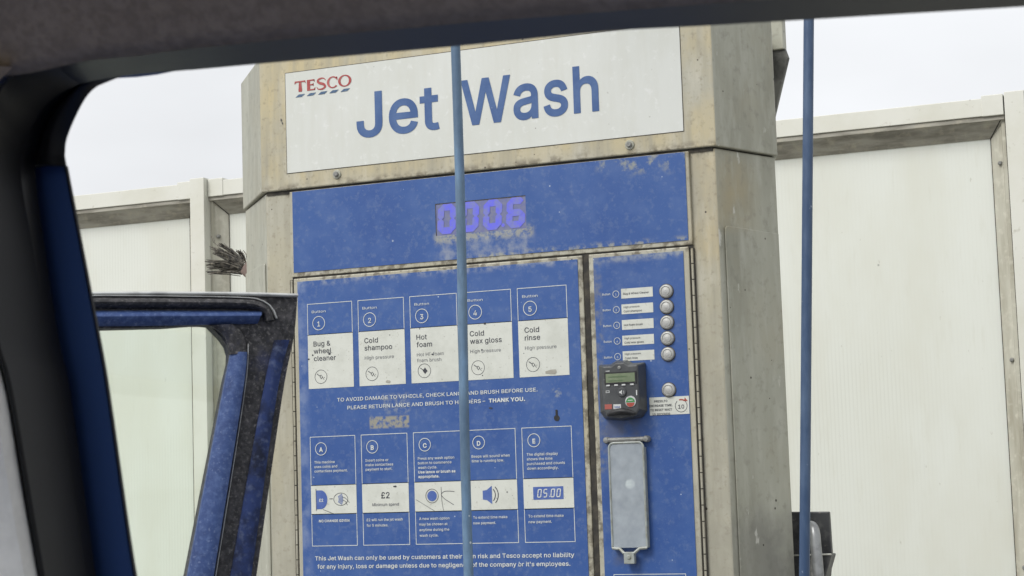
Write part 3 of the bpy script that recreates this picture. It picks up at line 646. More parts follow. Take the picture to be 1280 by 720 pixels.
# payment door
rx0, rx1 = .5357, .7000
b = B(); b.box(rx0, rx1, .0015, .0095, .25, 1.5405); pay = b.build('payment_door', M['steel_front'], kiosk, bevel=.0015)
b = B(); b.box(.5438, .6913, .0004, .0017, .27, 1.5345); b.build('blue_decal', M['blue_pay'], pay)
lab = (['', 'Bug & Wheel Cleaner'], ['High pressure', 'Cold shampoo'], ['', 'Hot foam brush'], ['High pressure', 'Cold wax gloss'], ['High pressure', 'Cold rinse'])
for k in range(5):
    x0_, z1_ = K(776.2+.5*k, 361+19.6*k); x1_, z1b = K(815.7+.5*k, 358.4+19.6*k); z1_ = (z1_+z1b)/2
    b = B(); b.mi = 0; b.rect(x0_, x1_, z1_-.0152, z1_, YP); b.mi = 1
    if lab[k][0]: 
        b.mi = 2; b.text(lab[k][0], x0_+.0035, z1_-.0058, .0056, YI, bold=.010); b.mi = 1; b.text(lab[k][1], x0_+.0035, z1_-.0125, .0062, YI, bold=.008)
    else: b.text(lab[k][1], x0_+.0035, z1_-.0095, .0060, YI, bold=.008, right=x0_+.0455 if k == 0 else None)
    b.mi = 3; xx, zz = K(753+.6*k, 369.5+19.7*k); b.text('Button', xx, zz, .0062, YI, bold=.010)
    cx_, cz_ = K(769.9+.55*k, 367.6+19.55*k); b.ring(cx_, cz_, .0054, .0008, YI); b.text(str(k+1), cx_, cz_-.0022, .006, YI, align='C', bold=.005)
    o = b.build('button_label', [M['card_white'], M['ink'], M['ink_soft'], M['print_white']], pay)
    o['label'] = 'white label strip for button %d' % (k+1)
for k, (px, py) in enumerate(((832, 363.8), (832.5, 383.2), (833, 402.8), (833.6, 422.6), (834.2, 442.5), (835.2, 487.2))):
    x, z = K(px, py, -.004); b = B(); b.mi = 1; b.lathe((x, 0, z), [(.0116, .001), (.0116, -.0006)])
    b.mi = 0; b.lathe((x, 0, z), [(.0104, 0), (.0104, -.0028), (.0094, -.0042), (.0078, -.0048), (.0074, -.0040), (.0066, -.0036), (.0062, -.0046), (.0020, -.0054)])
    b.build('push_button', [M['button_steel'], M['grime']], pay)
# time sticker
sx0_, sz1_ = K(811.6, 497.1); sx1_, _ = K(861, 494); sz0_ = K(812.6, 519.4)[1]
b = B(); b.mi = 0; b.box(sx0_, sx1_, -.0002, .0006, sz0_, sz1_); b.mi = 1; hh = sz1_-sz0_; ww = sx1_-sx0_
for j, s_ in enumerate(('PRESS TO', 'INCREASE TIME.', 'TO RESET WAIT', '10 SECONDS')): b.text(s_, sx0_+ww*.29, sz1_-.0078-j*.0066, .0062, -.0005, align='C', bold=.02)
cx_, cz_ = sx0_+ww*.80, (sz0_+sz1_)/2-.001; b.ring(cx_, cz_, .0098, .0008, -.0005, a0=130, a1=405); b.text('10', cx_, cz_-.0042, .0115, -.0005, align='C', bold=.013)
b.mi = 2; b.ring(cx_, cz_, .0104, .002, -.0005, a0=55, a1=108, n=10); b.face([(cx_+.0062, -.0005, cz_+.0125), (cx_+.0110, -.0005, cz_+.0068), (cx_+.0050, -.0005, cz_+.0068)])
b.build('time_sticker', [M['card_white'], M['ink'], M['red']], pay)
# printed frame low on the payment door
xa, za = K(767, 717.8); xb, _ = K(857.5, 717.8); b = B(); b.outline(xa, xb, za-.22, za, YP, .001); b.build('printed_frame', M['print_white'], pay)
# card reader: block body leaning out, rounded foot, LCD, keys
YF = -.030
fl, ftop = K(752.5, 458, YF); fr, fbot = K(799.5, 521, YF)
bl, br = K(757, 460)[0]-.012, K(808, 470)[0]
ZTp = K(775, 456)[1]+.002; ZBt = K(780, 525)[1]
b = B(); cxm = (fl+fr)/2
front = [(fl, YF, fbot+.012), (fl+.006, YF, fbot+.002), (cxm, YF-.002, fbot-.001), (fr-.006, YF, fbot+.002), (fr, YF, fbot+.012), (fr, YF, ftop), (cxm+.014, YF, ftop), (cxm+.007, YF, ftop+.0045), (cxm-.007, YF, ftop+.0045), (cxm-.014, YF, ftop), (fl, YF, ftop)]
back = [(bl+(x-fl)/(fr-fl)*(br-bl), .0006, (z-fbot)/(ftop-fbot)*(ZTp-ZBt)+ZBt) for x, y, z in front]
va = [b.bm.verts.new(p_) for p_ in front]; vb = [b.bm.verts.new(p_) for p_ in back]; n = len(va)
b.bm.faces.new(va); b.bm.faces.new(vb[::-1])
for i in range(n): b.bm.faces.new((va[i], vb[i], vb[(i+1) % n], va[(i+1) % n]))
bmesh.ops.recalc_face_normals(b.bm, faces=b.bm.faces[:])
reader = b.build('card_reader', M['reader'], kiosk, bevel=.0025, seg=3)
YQ = YF-.0004
x0_, z1_ = K(757.4, 467.6, YQ); x1_, _ = K(793.6, 465, YQ); z0_ = K(758.2, 478.7, YQ)[1]
b = B(); b.mi = 0; b.box(x0_-.0022, x1_+.0022, YQ-.0012, YQ+.002, z0_-.0022, z1_+.0022); b.mi = 1; b.rect(x0_, x1_, z0_, z1_, YQ-.0016); b.mi = 2
for j in range(2):
    b.stroke([(x0_+.004, z1_-.005-j*.006), (x0_+.034-.006*j, z1_-.005-j*.006)], .0016, YQ-.002)
b.build('reader_screen', [M['reader_dark'], M['lcd'], M['lcd_ink']], reader)
for px in (760.3, 770.3, 779.7, 790.1):
    x, z = K(px, 482-(px-760)*.05, YQ); b = B(); b.box(x-.0030, x+.0030, YQ-.0015, YQ+.002, z-.0012, z+.0012); b.build('reader_key', M['grey_mark'], reader, bevel=.0004)
x, z = K(777.6, 490.3, YQ); b = B(); b.mi = 0; b.lathe((x, YQ, z), [(.0072, .002), (.0072, -.0014), (.006, -.0022)]); b.mi = 1
b.face([(x-.004, YQ-.0025, z-.0012), (x-.0015, YQ-.0025, z-.0015), (x+.0008, YQ-.0025, z-.0038), (x+.0008, YQ-.0025, z+.0038), (x-.0015, YQ-.0025, z+.0015), (x-.004, YQ-.0025, z+.0012)]); b.ring(x+.0005, z, .0038, .0007, YQ-.0025, a0=-40, a1=40, n=8)
b.build('speaker_key', [M['reader'], M['grey_mark']], reader)
x, z = K(788.3, 501.8, YQ); b = B(); b.mi = 0; b.lathe((x, YQ, z), [(.0086, .002), (.0086, -.0010)]); b.mi = 1
b.face([(x+.0072*math.cos(math.radians(a)), YQ-.0014, z-.0012+.0072*math.sin(math.radians(a))) for a in range(0, 181, 12)])
b.mi = 2; b.face([(x+.0066*math.cos(math.radians(a)), YQ-.0014, z-.0020+.0062*math.sin(math.radians(a))) for a in range(180, 361, 12)]); b.mi = 3; b.rect(x-.004, x+.004, z+.0012, z+.0022, YQ-.0018)
b.build('confirm_key', [M['grey_mark'], M['green'], M['red'], M['print_white']], reader)
x, z = K(760.5, 508.5, YQ); b = B(); b.rect(x-.0058, x+.0058, z-.0038, z+.0038, YQ-.0003); b.build('card_logo_mark', M['dullred'], reader)
x, z = K(771.5, 508.3, YQ); b = B(); b.mi = 0; b.rect(x-.0062, x+.0062, z-.0036, z+.0036, YQ-.0003); b.mi = 1; b.text('VISA', x, z-.0019, .0052, YQ-.0006, align='C', bold=.02, shear=.2); b.build('card_logo_mark', [M['grey_mark'], M['ink_blue']], reader)
x, z = K(796, 490, YQ); b = B(); b.rect(x-.0012, x+.0006, z-.005, z+.003, YQ-.0003); b.build('reader_mark', M['grey_mark'], reader)
x, z = K(759.6, 464, YQ); b = B(); b.rect(x-.0032, x+.0032, z-.0006, z+.0006, YQ-.0003); b.build('reader_mark', M['grey_mark'], reader)
x, z = K(760, 489.5, YQ); b = B(); b.outline(x-.0035, x+.0025, z-.002, z+.0015, YQ-.0003, .0008); b.build('reader_mark', M['grey_mark'], reader)
b = B(); x, z = K(774, 459.5, YQ); b.lathe((x, YQ, z), [(.0026, .002), (.0026, -.0006), (.0012, -.001)]); b.build('reader_screw', M['zinc'], reader)
b = B(); x0_, z0_ = K(760, 517.5, YQ); x1_, _ = K(794, 515.5, YQ)
b.tube([(x0_+(x1_-x0_)*i/10, YQ-.004*math.sin(math.pi*i/10), z0_+.004*math.sin(math.pi*i/10)-.001) for i in range(11)], [.0025+.0025*math.sin(math.pi*i/10) for i in range(11)], 10)
b.build('card_slot_lip', M['reader_dark'], reader)
# hinged clear flap over the coin slot
YH = -.008
b = B(); xa, za = K(758, 550.4, YH); xb, zb_ = K(807.6, 548.6, YH); zc = (za+zb_)/2; b.tube([(xa+.004, YH, zc), (xb-.004, YH, zc)], .0038, 12); b.box(xa+.006, xb-.006, YH, .0006, zc-.003, zc+.0034); bar = b.build('flap_hinge_bar', M['zinc'], kiosk)
for x in (xa, xb):
    b = B(); b.lathe((x, 0, zc), [(.0052, .0006), (.0052, -.009), (.0040, -.0115), (.0015, -.012)], n=16); b.build('flap_hinge_screw', M['zinc'], bar)
YS = -.010
x0_, z1_ = K(762.2, 554, YS); x1_, _ = K(804.7, 552, YS); z0_ = (K(764.4, 685.8, YS)[1]+K(808, 684, YS)[1])/2; x1_ = (x1_+K(808, 684, YS)[0])/2; x0_ = (x0_+K(764.4, 685.8, YS)[0])/2
b = B(); rr = .008; b.prism([(x0_, YS, z0_), (x1_, YS, z0_)]+[(x1_-rr+rr*math.cos(math.radians(a)), YS, z1_-rr+rr*math.sin(math.radians(a))) for a in range(0, 91, 15)]+[(x0_+rr+rr*math.cos(math.radians(a)), YS, z1_-rr+rr*math.sin(math.radians(a))) for a in range(90, 181, 15)], (0, .003, 0))
flap = b.build('coin_slot_flap', M['flap'], kiosk, bevel=.001)
b = B(); r = .0022
for xx in (x0_, x1_): b.tube([(xx, YS, z0_), (xx, YS, z1_-rr)], r*.8, 8); b.box(xx-.001, xx+.001, YS, .0006, z0_, z1_-rr)
xm = (x0_+x1_)/2
b.tube([(x1_-rr+rr*math.cos(math.radians(a)), YS, z1_-rr+rr*math.sin(math.radians(a))) for a in range(0, 91, 15)]+[(x0_+rr+rr*math.cos(math.radians(a)), YS, z1_-rr+rr*math.sin(math.radians(a))) for a in range(90, 181, 15)], r*.8, 8)
b.tube([(x0_, YS, z0_), (xm-.016, YS-.001, z0_-.001), (xm-.008, YS-.004, z0_-.008)], r*1.1, 8); b.tube([(x1_, YS, z0_), (xm+.016, YS-.001, z0_-.001), (xm+.008, YS-.004, z0_-.008)], r*1.1, 8)
b.build('flap_rim', M['flap_edge'], flap)
b = B(); b.box(xm-.0085, xm+.0085, YS-.006, YS+.004, z0_-.024, z0_-.006); b.lathe((xm, YS-.006, z0_-.014), [(.0035, .001), (.0035, -.001), (.002, -.0015)], n=14)
b.build('flap_tab', M['flap_edge'], flap, bevel=.002)
x, z = K(787.5, 605, -.003); b = B(); b.lathe((x, -.003, z), [(.0072, .004), (.0072, -.001), (.004, -.003)]); b.build('coin_slot_glare', mat('pale_glare_disc', rgb(235, 236, 220), .4, emit=(rgb(245, 245, 225), .9)), kiosk)  # glare spot on the flap, put in as a small glowing disc
b = B(); b.box(x-.014, x+.014, .0002, .0008, z-.055, z+.045); b.build('coin_plate', M['zinc'], kiosk)
# piano hinges
def hinge(x, z0_, z1_, n):
    b = B(); b.mi = 1; b.box(x-.0032, x+.0032, .0032, .0085, z0_, z1_); b.mi = 0; st = .0245; z = z1_
    while z-st > z0_: b.tube([(x, .0036, z-.0008), (x, .0036, z-st+.0008)], .0020, 10); z -= st
    return b.build('piano_hinge', [M['steel_front'], M['black_gap']], kiosk)
hinge(.7045, .25, 1.5385, 0); hinge(.0022, .25, 1.5385, 0)
# swing arm mount behind the hood
b = B(); Ym = .30
def Q(px, py): p_ = at(px, py, (0, 1, 0), Ym); return (p_.x, p_.y, p_.z)
t0 = Q(940, 62); pts = [Q(945, 62), Q(981, 60), Q(985.5, 72), Q(967, 150), Q(945, 170)]
b.prism(pts, (0, .010, 0)); b.build('arm_bracket', M['bracket'], kiosk, bevel=.002)
b = B(); x0_ = Q(940, 40)[0]; x1_, z0_ = Q(980.5, 61)[0], Q(980, 61)[2]
b.box(x0_, x1_, Ym-.004, Ym+.016, z0_-.001, 2.44); b.build('boom_mast', M['steel_side'], kiosk, bevel=.002)
b = B(); b.box(x0_+.01, x1_-.005, -.41, Ym+.05, 2.442, 2.49); b.build('boom_arm', M['steel_side'], kiosk, bevel=.002)

b = B(); b.box(at(568, 57, (0, 1, 0), -.38).x-.06, at(1012, 25, (0, 1, 0), -.38).x+.06, -.40, -.36, 2.40, 2.44); b.build('boom_crossbar', M['steel_side'], kiosk, bevel=.002)

# lance holder beside the cabinet, and the lance standing in it
YL = .20
def Lh(px, py, Y=YL): p_ = at(px, py, (0, 1, 0), Y); return Vector(p_)
b = B(); b.prism([Lh(975, 640), Lh(1036, 639.6), Lh(1039.5, 692), Lh(1034, 760), Lh(975, 760)], (0, .012, 0)); b.build('lance_holder_plate', M['holder'], kiosk, bevel=.002)
b = B(); b.prism([Lh(986, 694, .17), Lh(1039.5, 692.5, .17), Lh(1031, 722, .17), Lh(1018, 780, .17), Lh(986, 780, .17)], (0, .035, 0)); pk = b.build('lance_holder_pocket', M['holder'], kiosk, bevel=.003)
b = B(); b.tube([Lh(987, 694.5, .168), Lh(1039, 692.8, .168)], .0013, 8); b.build('pocket_lip', M['fence_frame'], pk)
lo = Lh(1012, 720, .155); lance = empty('wash_lance', (lo.x, lo.y, .6), 'grey bent metal lance standing in the black holder right of the machine', 'lance')
P3 = [Lh(1010, 662, .19), Lh(1012, 658, .175), Lh(1016, 659.5, .162), Lh(1018.5, 668, .155), Lh(1020, 685, .152), Lh(1022, 705, .150), Lh(1024, 740, .148), Lh(1028, 860, .15)]
b = B(); b.tube([Vector(q_) for q_ in cat(P3, 5)], .0088, 14); b.build('lance_tube', M['lance'], lance)
b = B(); b.tube([Lh(1017, 690, .168), Lh(1016, 712, .166), Lh(1018, 780, .166)], .0042, 10); b.build('trigger_rod', M['zinc'], lance)

# wash brush stuck out at the left, in its holder behind the cabinet
YB = .30
def Bp(px, py, dy=0): p_ = at(px, py, (0, 1, 0), YB+dy); return Vector(p_)
bo = Bp(312, 338); brush = empty('wash_brush', bo, 'wash brush with splayed dirty dark bristles sticking out left of the machine', 'brush')
b = B(); b.prism([Bp(298, 340), Bp(306.5, 326), Bp(330, 318), Bp(330, 352), Bp(308, 349.5)], (0, .05, 0)); b.build('brush_block', M['brush_head'], brush, bevel=.006, seg=3)
b = B(); b.tube([Bp(325, 335, .02), Bp(345, 340, .02), Bp(372, 420, .02)], .012, 12); b.build('brush_handle', M['zinc'], brush)
b = B(); rnd = random.Random(3)
tufts = [((302, 328), (272, 304), .7), ((303, 331), (264, 309), .9), ((302, 333), (267, 315), 1), ((301, 335), (258, 325), 1), ((301, 337), (259, 330), .9), ((300, 338), (260, 335), .5), ((300, 341), (259, 340), .7), ((304, 329), (284, 314), .5), ((306, 327), (296, 312), .4), ((301, 338), (275, 336), .7)]
for (sx_, sy_), (ex, ey), wgt in tufts:
    for j in range(int(18*wgt)+4):
        a = Bp(sx_+rnd.uniform(-1, 3), sy_+rnd.uniform(-3, 4), rnd.uniform(.0, .05)); e = Bp(ex+rnd.choice((rnd.uniform(-2, 2), rnd.uniform(0, 9))), ey+rnd.uniform(-1.3, 1.3), rnd.uniform(-.02, .06))
        m_ = a.lerp(e, .55)+Vector((rnd.uniform(-.004, .004), 0, rnd.uniform(.0, .006))); e.z -= abs(rnd.gauss(0, .002))
        b.tube([a, a.lerp(m_, .5)+Vector((0, 0, .001)), m_, m_.lerp(e, .6), e], [.0008, .0009, .0010, .0009, .0005], 5)
for (px, py) in ((264, 299), (267, 301)):
    a = Bp(273, 308); e = Bp(px, py-4); b.tube([a, a.lerp(e, .5)+Vector((-.003, 0, -.002)), e], .0006, 5)
b.build('bristles', M['bristle'], brush)

# ------------------------------------------------------------------ hoses
def hose(label, m, pts, r):
    o0 = Vector(pts[-1]); o0.z = 0
    b = B(); b.tube(pts, r, 16); o = b.build('hanging_hose', m, loc=o0); return tag(o, label, 'hose', 'blue hoses hanging in front of the machine')
YH1 = -.38
a = at(569.8, 57, (0, 1, 0), YH1); c = at(586, 720, (0, 1, 0), YH1); d = (a-c)/(a.z-c.z)
mids = [c + d*(z-c.z) + Vector((.0012*math.sin(z*9), 0, 0)) for z in [2.45, 2.2, 2.0, 1.9, 1.8, 1.7, 1.6, 1.5, 1.4, 1.3, 1.2, 1.1, 1.0, .8, .6, .4]]
e = mids[-1]
hose('pale worn blue hose hanging in front of the title letters and the third step card', M['hose_pale'], mids + [e+Vector((.01, 0, -.2)), e+Vector((.05, -.02, -.33)), e+Vector((.14, -.05, -.388)), e+Vector((.4, -.1, -.393)), e+Vector((.7, .1, -.393))], .0067)
a = at(1011, 25, (0, 1, 0), YH1); c = at(1005.6, 720, (0, 1, 0), YH1); d = (a-c)/(a.z-c.z)
mids = [c + d*(z-c.z) for z in [2.45, 2.2, 2.0, 1.8, 1.6, 1.4, 1.2, 1.0, .8, .6, .4]]
e = mids[-1]
hose('darker blue hose hanging in front of the white fence panel on the right', M['hose'], mids + [e+Vector((.01, 0, -.2)), e+Vector((.05, .02, -.33)), e+Vector((.14, .05, -.388)), e+Vector((.4, .1, -.393)), e+Vector((.6, .4, -.393))], .0068)

# ------------------------------------------------------------------ fence behind
YFn = 1.70
fx = at(238, 300, (0, 1, 0), YFn-.02).x; fxr = at(255.6, 300, (0, 1, 0), YFn-.02).x
PW = fxr-fx
xr0 = at(1256.5, 150, (0, 1, 0), YFn-.004).x
pitch = xr0-fx
ztop = (at(100, 250.5, (0, 1, 0), YFn).z + at(970, 148.5, (0, 1, 0), YFn).z + at(1180, 122, (0, 1, 0), YFn).z)/3
RH = .043
fence = empty('screen_fence', (fx, YFn, 0), 'off-white framed screen fence of ribbed white panels behind the machine', 'fence')
posts = [fx + pitch*k for k in range(-1, 3)]
for k, x in enumerate(posts):
    b = B(); b.box(x, x+PW, YFn-(.020 if k != 2 else .004), YFn+.06, 0, ztop+.009); b.build('post', M['fence_frame'], fence, bevel=.0015)
    if k < 3:
        xa, xb = x+PW+.0005, posts[k+1]-.0030
        b = B(); b.box(xb, posts[k+1], YFn+.010, YFn+.05, .08, ztop+.002); b.build('joint_seal', M['black_gap'], fence)
        b = B(); b.box(xa, xb, YFn, YFn+.05, ztop-RH, ztop); tr_ = b.build('top_rail', M['fence_frame'], fence, bevel=.0015)
        for xc in (xa, xb-.05): b = B(); b.box(xc, xc+.05, YFn-.002, YFn+.052, ztop-RH-.001, ztop+.006); b.build('rail_sleeve', M['fence_frame'], tr_, bevel=.0015)
        b = B(); b.box(xa, xb, YFn, YFn+.05, .08, .08+RH); b.build('bottom_rail', M['fence_frame'], fence, bevel=.0015)
        jw, dp, dr = .040, .045, .047; zt_, zb_ = ztop-RH-.001, .125
        b = B(); b.prism([(xa, YFn+.004, zt_), (xa, YFn+.05, zt_), (xa, YFn+.05, zt_-dr), (xa, YFn+.045, zt_-dr), (xa, YFn+.010, zt_-.012), (xa, YFn+.004, zt_-.010)], (xb-xa, 0, 0)); b.build('head_lip', M['fence_lip'], fence)
        for s_, xe in ((1, xa), (-1, xb)):
            b = B(); zl = zt_-.002
            b.prism([(xe, YFn+.012, zb_), (xe+s_*.008, YFn+.012, zb_), (xe+s_*.011, YFn+.020, zb_), (xe+s_*jw, YFn+.0455, zb_), (xe+s_*jw, YFn+.051, zb_), (xe, YFn+.051, zb_)], (0, 0, zl-zb_)); jb = b.build('jamb', M['fence_jamb'], fence)
            # mitre line and screws
            b = B(); b.tube([(xe+s_*.009, YFn+.008, zt_-.010), (xe+s_*jw, YFn+.0445, zt_-dr-.0005)], .0012, 6); b.tube([(xe+s_*jw, YFn+.0452, zt_-dr), (xe+s_*jw, YFn+.0452, zb_)], .0010, 6); b.build('mitre_joint', M['black_gap'], jb)
            for zz in (ztop-.155, ztop-.62, ztop-1.1, .6):
                b = B(); b.lathe((xe+s_*.018, YFn+.024, zz), [(.0055, .004), (.0055, -.003), (.003, -.006)], n=12); b.build('jamb_screw', M['zinc'], jb)
        b = B(); b.box(xa, xb, YFn+.0475, YFn+.058, .1, ztop-.02); b.build('panel', M['fence_panel'], fence)

# ------------------------------------------------------------------ car (the photo is taken from its back seat)
car = empty('parked_car', (1.2, -2.9, 0), 'dark blue car with charcoal headliner and black door rubber, its front door open', 'car')
C0 = [(196, 830), (170, 720), (137, 495), (125, 425), (104, 315), (83.5, 208), (81.5, 190), (84, 172), (95, 145), (109, 120), (125, 106), (153, 95)]
TOP = [(153, 95), (236, 87.5), (319, 80), (442, 69), (565, 58), (670, 47.5), (775, 37.5), (880, 32), (1080, 20), (1280, 8), (1400, 0)]
C1 = [(138, 830), (120, 720), (89, 495), (74, 425), (57, 315), (44, 215), (48, 184), (55.5, 158), (69, 135.5), (89, 117), (106.7, 105.5), (129, 99), (150, 95.2)]
C2 = [(124, 830), (108, 720), (75, 495), (60, 425), (42, 315), (26, 220), (30, 184), (38, 164), (52, 138), (73, 118), (95.5, 106.7), (115.5, 101), (148, 95.6)]
C3a = [(76, 830), (56, 720), (17, 495), (0, 430), (-18, 330), (-28, 240), (-24, 170), (0, 115.5), (13, 100), (27, 88), (55.5, 80), (100, 73)]
C3b = [(100, 73), (160, 67.5), (219, 59), (310, 50), (400, 41), (500, 32), (600, 23), (690, 16), (775, 9), (880, 1), (1080, -13), (1280, -27), (1400, -36)]
def onY(P, Y, n): return [at(q_.x, q_.y, (0, 1, 0), Y) for q_ in resample(cat(P, 8), n)]
# blue flange of the centre pillar; its upper end is black
low = lambda P: [q_ for q_ in P]
split = 5
A = [q_ for q_ in cat(C1, 8)]; Z = [q_ for q_ in cat(C0, 8)]
Al = resample([q_ for q_ in A if q_.y >= 204], 30); Zl = resample([q_ for q_ in Z if q_.y >= 202], 30)
Au = resample([q_ for q_ in A if q_.y <= 212], 60); Zu = resample([q_ for q_ in Z if q_.y <= 208], 60)
W_ = lambda P, Y: [at(q_.x, q_.y, (0, 1, 0), Y) for q_ in P]
b = B(); b.loft(W_(Al, -2.136), W_(Zl, -2.140), (0, -.0012, 0), (-.030, .03, .006), 8); b.build('centre_pillar', M['car_blue'], car)
b = B(); b.loft(W_(Au, -2.146), W_(Zu, -2.146), (0, -.004, 0), (-.030, .03, .006), 8); b.build('pillar_upper_end', M['rubber'], car)
Ze = [Vector((q_.x+1.6, q_.y)) for q_ in Zl]; Zs = [Vector((q_.x-.8, q_.y)) for q_ in Zl]
b = B(); b.loft(W_(Zs, -2.142), W_(Ze, -2.142), (0, -.001, 0), (-.012, .01, 0), 3); b.build('pillar_edge_seal', M['rubber_seal'], car)
b = B(); b.loft(onY(C2, -2.150, 120), onY(C1, -2.147, 120), (0, -.016, 0), (-.02, .02, .006), 12); b.build('inner_seal', M['rubber_seal'], car)
b = B(); L2 = C2[:-1]+[(148, 95.8)]
full3 = C3a + C3b[1:]; full2 = C2[:-1] + TOP
b.loft(onY(C3a, -2.19, 180), onY(C2[:-3]+[(100, 104.5)], -2.155, 180), (0, -.012, 0), (-.03, .03, .012), 16)
b.loft(onY(C3b, -2.19, 120), onY([(100, 104.5), (125, 99.5)]+TOP, -2.155, 120), (0, -.012, 0), (-.03, .03, .012), 16)
b.build('door_aperture_trim', M['rubber'], car)
b = B(); b.loft(onY([(x, y-3.2) for x, y in TOP[1:]], -2.150, 60), onY([(x, y+.3) for x, y in TOP[1:]], -2.150, 60), (0, -.004, 0), (0, .02, .008), 4); b.build('roof_edge_seal', M['rubber_seal'], car)
HL_OFF = 1
# headliner rising from the rail and over the seats
b = B(); prof = [(.004, .0), (-.002, .004), (-.008, .012), (-.018, .026), (-.04, .046), (-.09, .066), (-.2, .082), (-.32, .090)]
prof_far = [(-1.22, .090), (-1.34, .082), (-1.42, .05)]
base = onY([(-420, 150), (-200, 110), (-60, 96), (20, 90)]+C3b[0:], -2.195, 70)
base = base + [base[-1]+Vector((.35*k, 0, -.01*k)) for k in (1, 2, 3)]
b.surf([[p_+Vector((0, dy, dz)) for dy, dz in prof] for p_ in base])
hl = b.build('headliner', M['headliner'], car, solid=.004); hl.modifiers['s'].offset = HL_OFF
# roof skin
b = B(); b.surf([[p_+Vector((0, dy+.05, dz+.035)) for dy, dz in [(.03, -.02)]+prof] for p_ in base]); b.build('roof_panel', M['car_blue'], car, solid=.003); b = B(); b.surf([[p_+Vector((0, dy, dz+.03)) for dy, dz in prof_far+[(-1.47, -.02)]] for p_ in base]); b.build('far_roof_rail', M['car_blue'], car, solid=.003)
b = B(); b.surf([[p_+Vector((0, dy, .122)) for dy in (-.27, -.6, -.9, -1.23)] for p_ in base]); b.build('added_roof_glass', M['glass'], car)  # added, unseen roof opening; lets more sky light onto the pillar trim
# light grey inner trim of the pillar, curving in towards the cabin
b = B(); rows = []
for q_ in resample(cat([(76, 830), (56, 720), (36, 608), (17, 495), (0, 430), (-18, 330), (-26, 250)], 8), 30):
    p_ = at(q_.x, q_.y, (0, 1, 0), -2.194); rows.append([p_+Vector(v) for v in ((-.013, .012, 0), (-.0065, .002, 0), (-.0065, -.003, 0), (-.012, -.007, 0), (-.03, -.010, 0), (-.07, -.008, 0), (-.11, .0, 0), (-.13, .03, 0))])
b.surf(rows); b.build('pillar_trim', M['trim'], car, solid=.003)
# upholstered upper trim corner
b = B(); b.loft(onY([(-60, 118), (-34, 96), (-16, 84)], -2.20, 10), onY([(-24, 128), (-4, 104), (16, 84)], -2.20, 10), (0, -.002, 0), (-.01, .01, .004), 6); b.build('upper_trim_corner', M['headliner'], car)
# body below and ahead (keeps daylight off the cabin floor)
b = B(); b.box(-1.0, 3.0, -3.72, -2.13, .22, .30); b.box(1.2, 3.0, -2.16, -2.10, .22, .42); b.box(-1.0, .0, -2.2, -2.1, .30, .92); b.box(-1.0, 3.0, -3.72, -3.66, .30, .80); b.box(-1.05, -.98, -3.7, -2.1, .22, .88); b.box(2.9, 3.0, -3.7, -2.12, .22, .95)
b.box(.98, 1.12, -2.19, -2.12, .22, 1.05)
b.build('body', M['car_blue'], car, bevel=.012)
xf, xe = base[0].x, base[-1].x; zf, ze = base[0].z, base[-1].z
for yn, yr in ((-2.15, -2.20), (-3.67, -3.60)):
    b = B(); zz = zf+(.03 if yn > -3 else .06); b.prism([(-.02, yn, .90), (.07, yn, .90), (xf+.06, yr, zz), (xf-.02, yr, zz)], (0, .045, 0)); b.build('windscreen_pillar', M['car_blue'], car, bevel=.008)
    b = B(); zz = ze+(.03 if yn > -3 else .06); b.prism([(2.62, yn, .90), (2.98, yn, .90), (xe+.02, yr, zz), (xe-.14, yr, zz)], (0, .045, 0)); b.build('rear_pillar', M['car_blue'], car, bevel=.008)
b = B(); b.prism([(-1.04, -3.70, .885), (.06, -3.70, .925), (.06, -2.11, .925), (-1.04, -2.11, .885)], (0, 0, .02)); b.build('bonnet', M['car_blue'], car, bevel=.008)
for x in (-.65, 2.4):
    for y, s_ in ((-2.28, 1), (-3.54, -1)):
        b = B(); b.lathe((x, y, .31), [(.2, -.09), (.30, -.09), (.31, -.06), (.31, .06), (.30, .09), (.2, .09)], n=32); wh = b.build('wheel', M['tyre'], car)
        b = B(); b.lathe((x, y, .31), [(.2, -.092), (.05, -.07), (.05, .07), (.2, .092)], n=32); b.build('rim', M['alloy'], wh)
# open front door
DD = Vector((.7513, .6599, 0)).normalized(); DN = Vector((DD.y, -DD.x, 0)); H0 = Vector((0, -2.1, 0)); DC = DN.dot(H0)
def D(px, py, o=0.0): return at(px, py, DN, DC+o)      # o > 0: towards the camera
def DP(P, o=0, n=None, sm=True):
    q_ = cat(P, 6) if sm else [Vector(v) for v in P]
    if n: q_ = resample(q_, n)
    return [D(v.x, v.y, o) for v in q_]
def sz_(s_, z, o=0): return H0 + DD*s_ + Vector((0, 0, z)) + DN*o
OUT_T = [(-20, 370), (60, 366), (120, 364.6), (200, 364.2), (300, 365), (372, 367)]
# structural frame plate (dusty black), with the window opening
b = B()
b.loft(DP([(-20, 374), (60, 370), (120, 368.6), (200, 368.4), (300, 368.8), (371.8, 370.5)], 0, 30), DP([(-20, 416), (60, 412), (120, 411), (200, 409), (270, 408), (352, 440)], 0, 30), DN*.002, -DN*.02, 4)
b.loft(DP([(371.8, 370), (367.5, 420), (353, 495), (320.5, 720), (304, 830)], .0005, 40), DP([(262, 407), (287, 440), (278, 495), (234, 720), (212, 830)], .0005, 40), DN*.002, -DN*.02, 4)
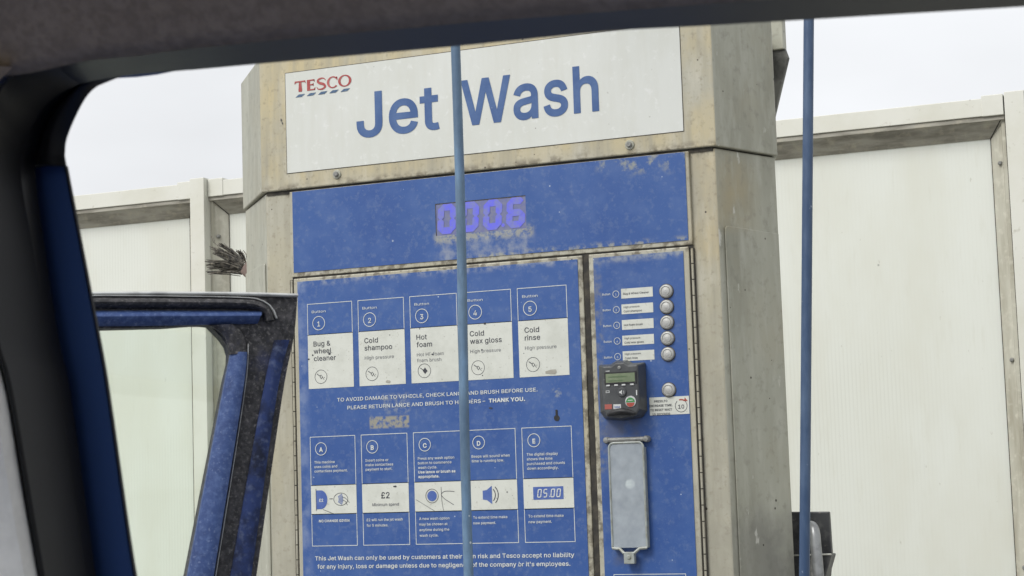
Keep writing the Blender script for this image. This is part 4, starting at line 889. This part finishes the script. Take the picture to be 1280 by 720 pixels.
# front of the frame down to the mirror corner, and the door shell below (outside the picture)
b.prism([D(-20, 372), D(-20, 414), sz_(.03, .99), sz_(.0, .95)], -DN*.02)
dr_ = b.build('door', M['door_black'], car)
Z1 = .97
b = B(); b.prism([sz_(0, .30), sz_(1.0, .30), sz_(1.04, .6), sz_(1.03, Z1), sz_(0, Z1-.02)], -DN*.09); b.build('door_panel', M['door_blue'], dr_, bevel=.012)
b = B(); b.loft(DP(OUT_T, .001, 30), DP([(x, y+4.6) for x, y in OUT_T], .003, 30), DN*.003, -DN*.012, 4); b.build('door_top_strip', M['pale_strip'], dr_)
b = B(); b.loft(DP([(-20, 373.5), (60, 370), (120, 368.8), (200, 369.2), (300, 371), (326, 374), (341, 384), (347, 398)], .005, 40), DP([(-20, 376), (60, 372.2), (120, 370.6), (200, 371), (300, 372.8), (324.5, 376), (338.6, 385), (344, 398)], .005, 40), DN*.002, -DN*.005, 3); b.build('seal_bead', M['pale_strip'], dr_)
b = B(); b.loft(DP([(-20, 372.5), (60, 371), (120, 371), (200, 371.4), (300, 373), (324, 376), (338, 385), (343, 400)], .003, 40), DP([(-20, 390), (60, 387), (120, 386), (200, 386), (290, 386), (312, 387), (327, 391), (329, 402)], .003, 40), DN*.008, -DN*.006, 6); b.build('weather_seal', M['door_black'], dr_)
b = B(); b.loft(DP([(-20, 393), (60, 390), (120, 388.5), (200, 388.2), (327, 388.6)], .004, 30), DP([(-20, 399), (60, 396.5), (120, 395.6), (200, 395.2), (326.5, 394.6)], .011, 30), DN*.002, -DN*.004, 4)
b.loft(DP([(-20, 399), (60, 396.5), (120, 395.6), (200, 395.2), (326, 394.6)], .011, 30), DP([(-20, 413), (60, 409), (120, 407.6), (200, 406.8), (322, 404.5)], .004, 30), DN*.001, -DN*.004, 4)
b.build('window_top_rail', M['door_blue'], dr_)
b = B(); b.loft(DP([(289, 440), (278, 495), (234.5, 720), (212, 830)], .004, 30), DP([(309, 440), (303, 495), (267, 720), (248, 830)], .009, 30), DN*.003, -DN*.006, 5); b.build('window_side_rail', M['door_blue'], dr_)
b = B(); b.loft(DP([(309, 430), (303.5, 495), (268, 720), (249, 830)], .004, 30), DP([(311, 430), (305.5, 495), (270, 720), (251, 830)], .004, 30), DN*.003, -DN*.003, 3); b.build('seal_lip', M['pale_strip'], dr_)
b = B(); b.loft(DP([(343, 425), (328, 495), (288, 720), (270, 830)], .004, 30), DP([(362, 425), (346, 495), (314, 720), (297, 830)], .003, 30), DN*.002, -DN*.006, 5); b.build('outer_edge_rail', M['door_navy'], dr_)
b = B(); b.loft(DP([(262, 407), (274, 414), (283, 425), (288, 443)], .006, 16), DP([(290, 405), (300, 412), (306, 425), (309, 442)], .006, 16), DN*.003, -DN*.006, 4); b.build('corner_gusset', M['door_black'], dr_)
b = B(); b.prism([sz_(.06, .96, -.012), sz_(1.0, .96, -.012), D(234, 720, -.012), D(279, 495, -.012), D(288, 440, -.012), D(268, 409, -.012), D(120, 411, -.012), D(-20, 416, -.012)], -DN*.004); b.build('door_glass', M['glass'], dr_)

for o in col.objects:
    if 'origin' in o: del o['origin']
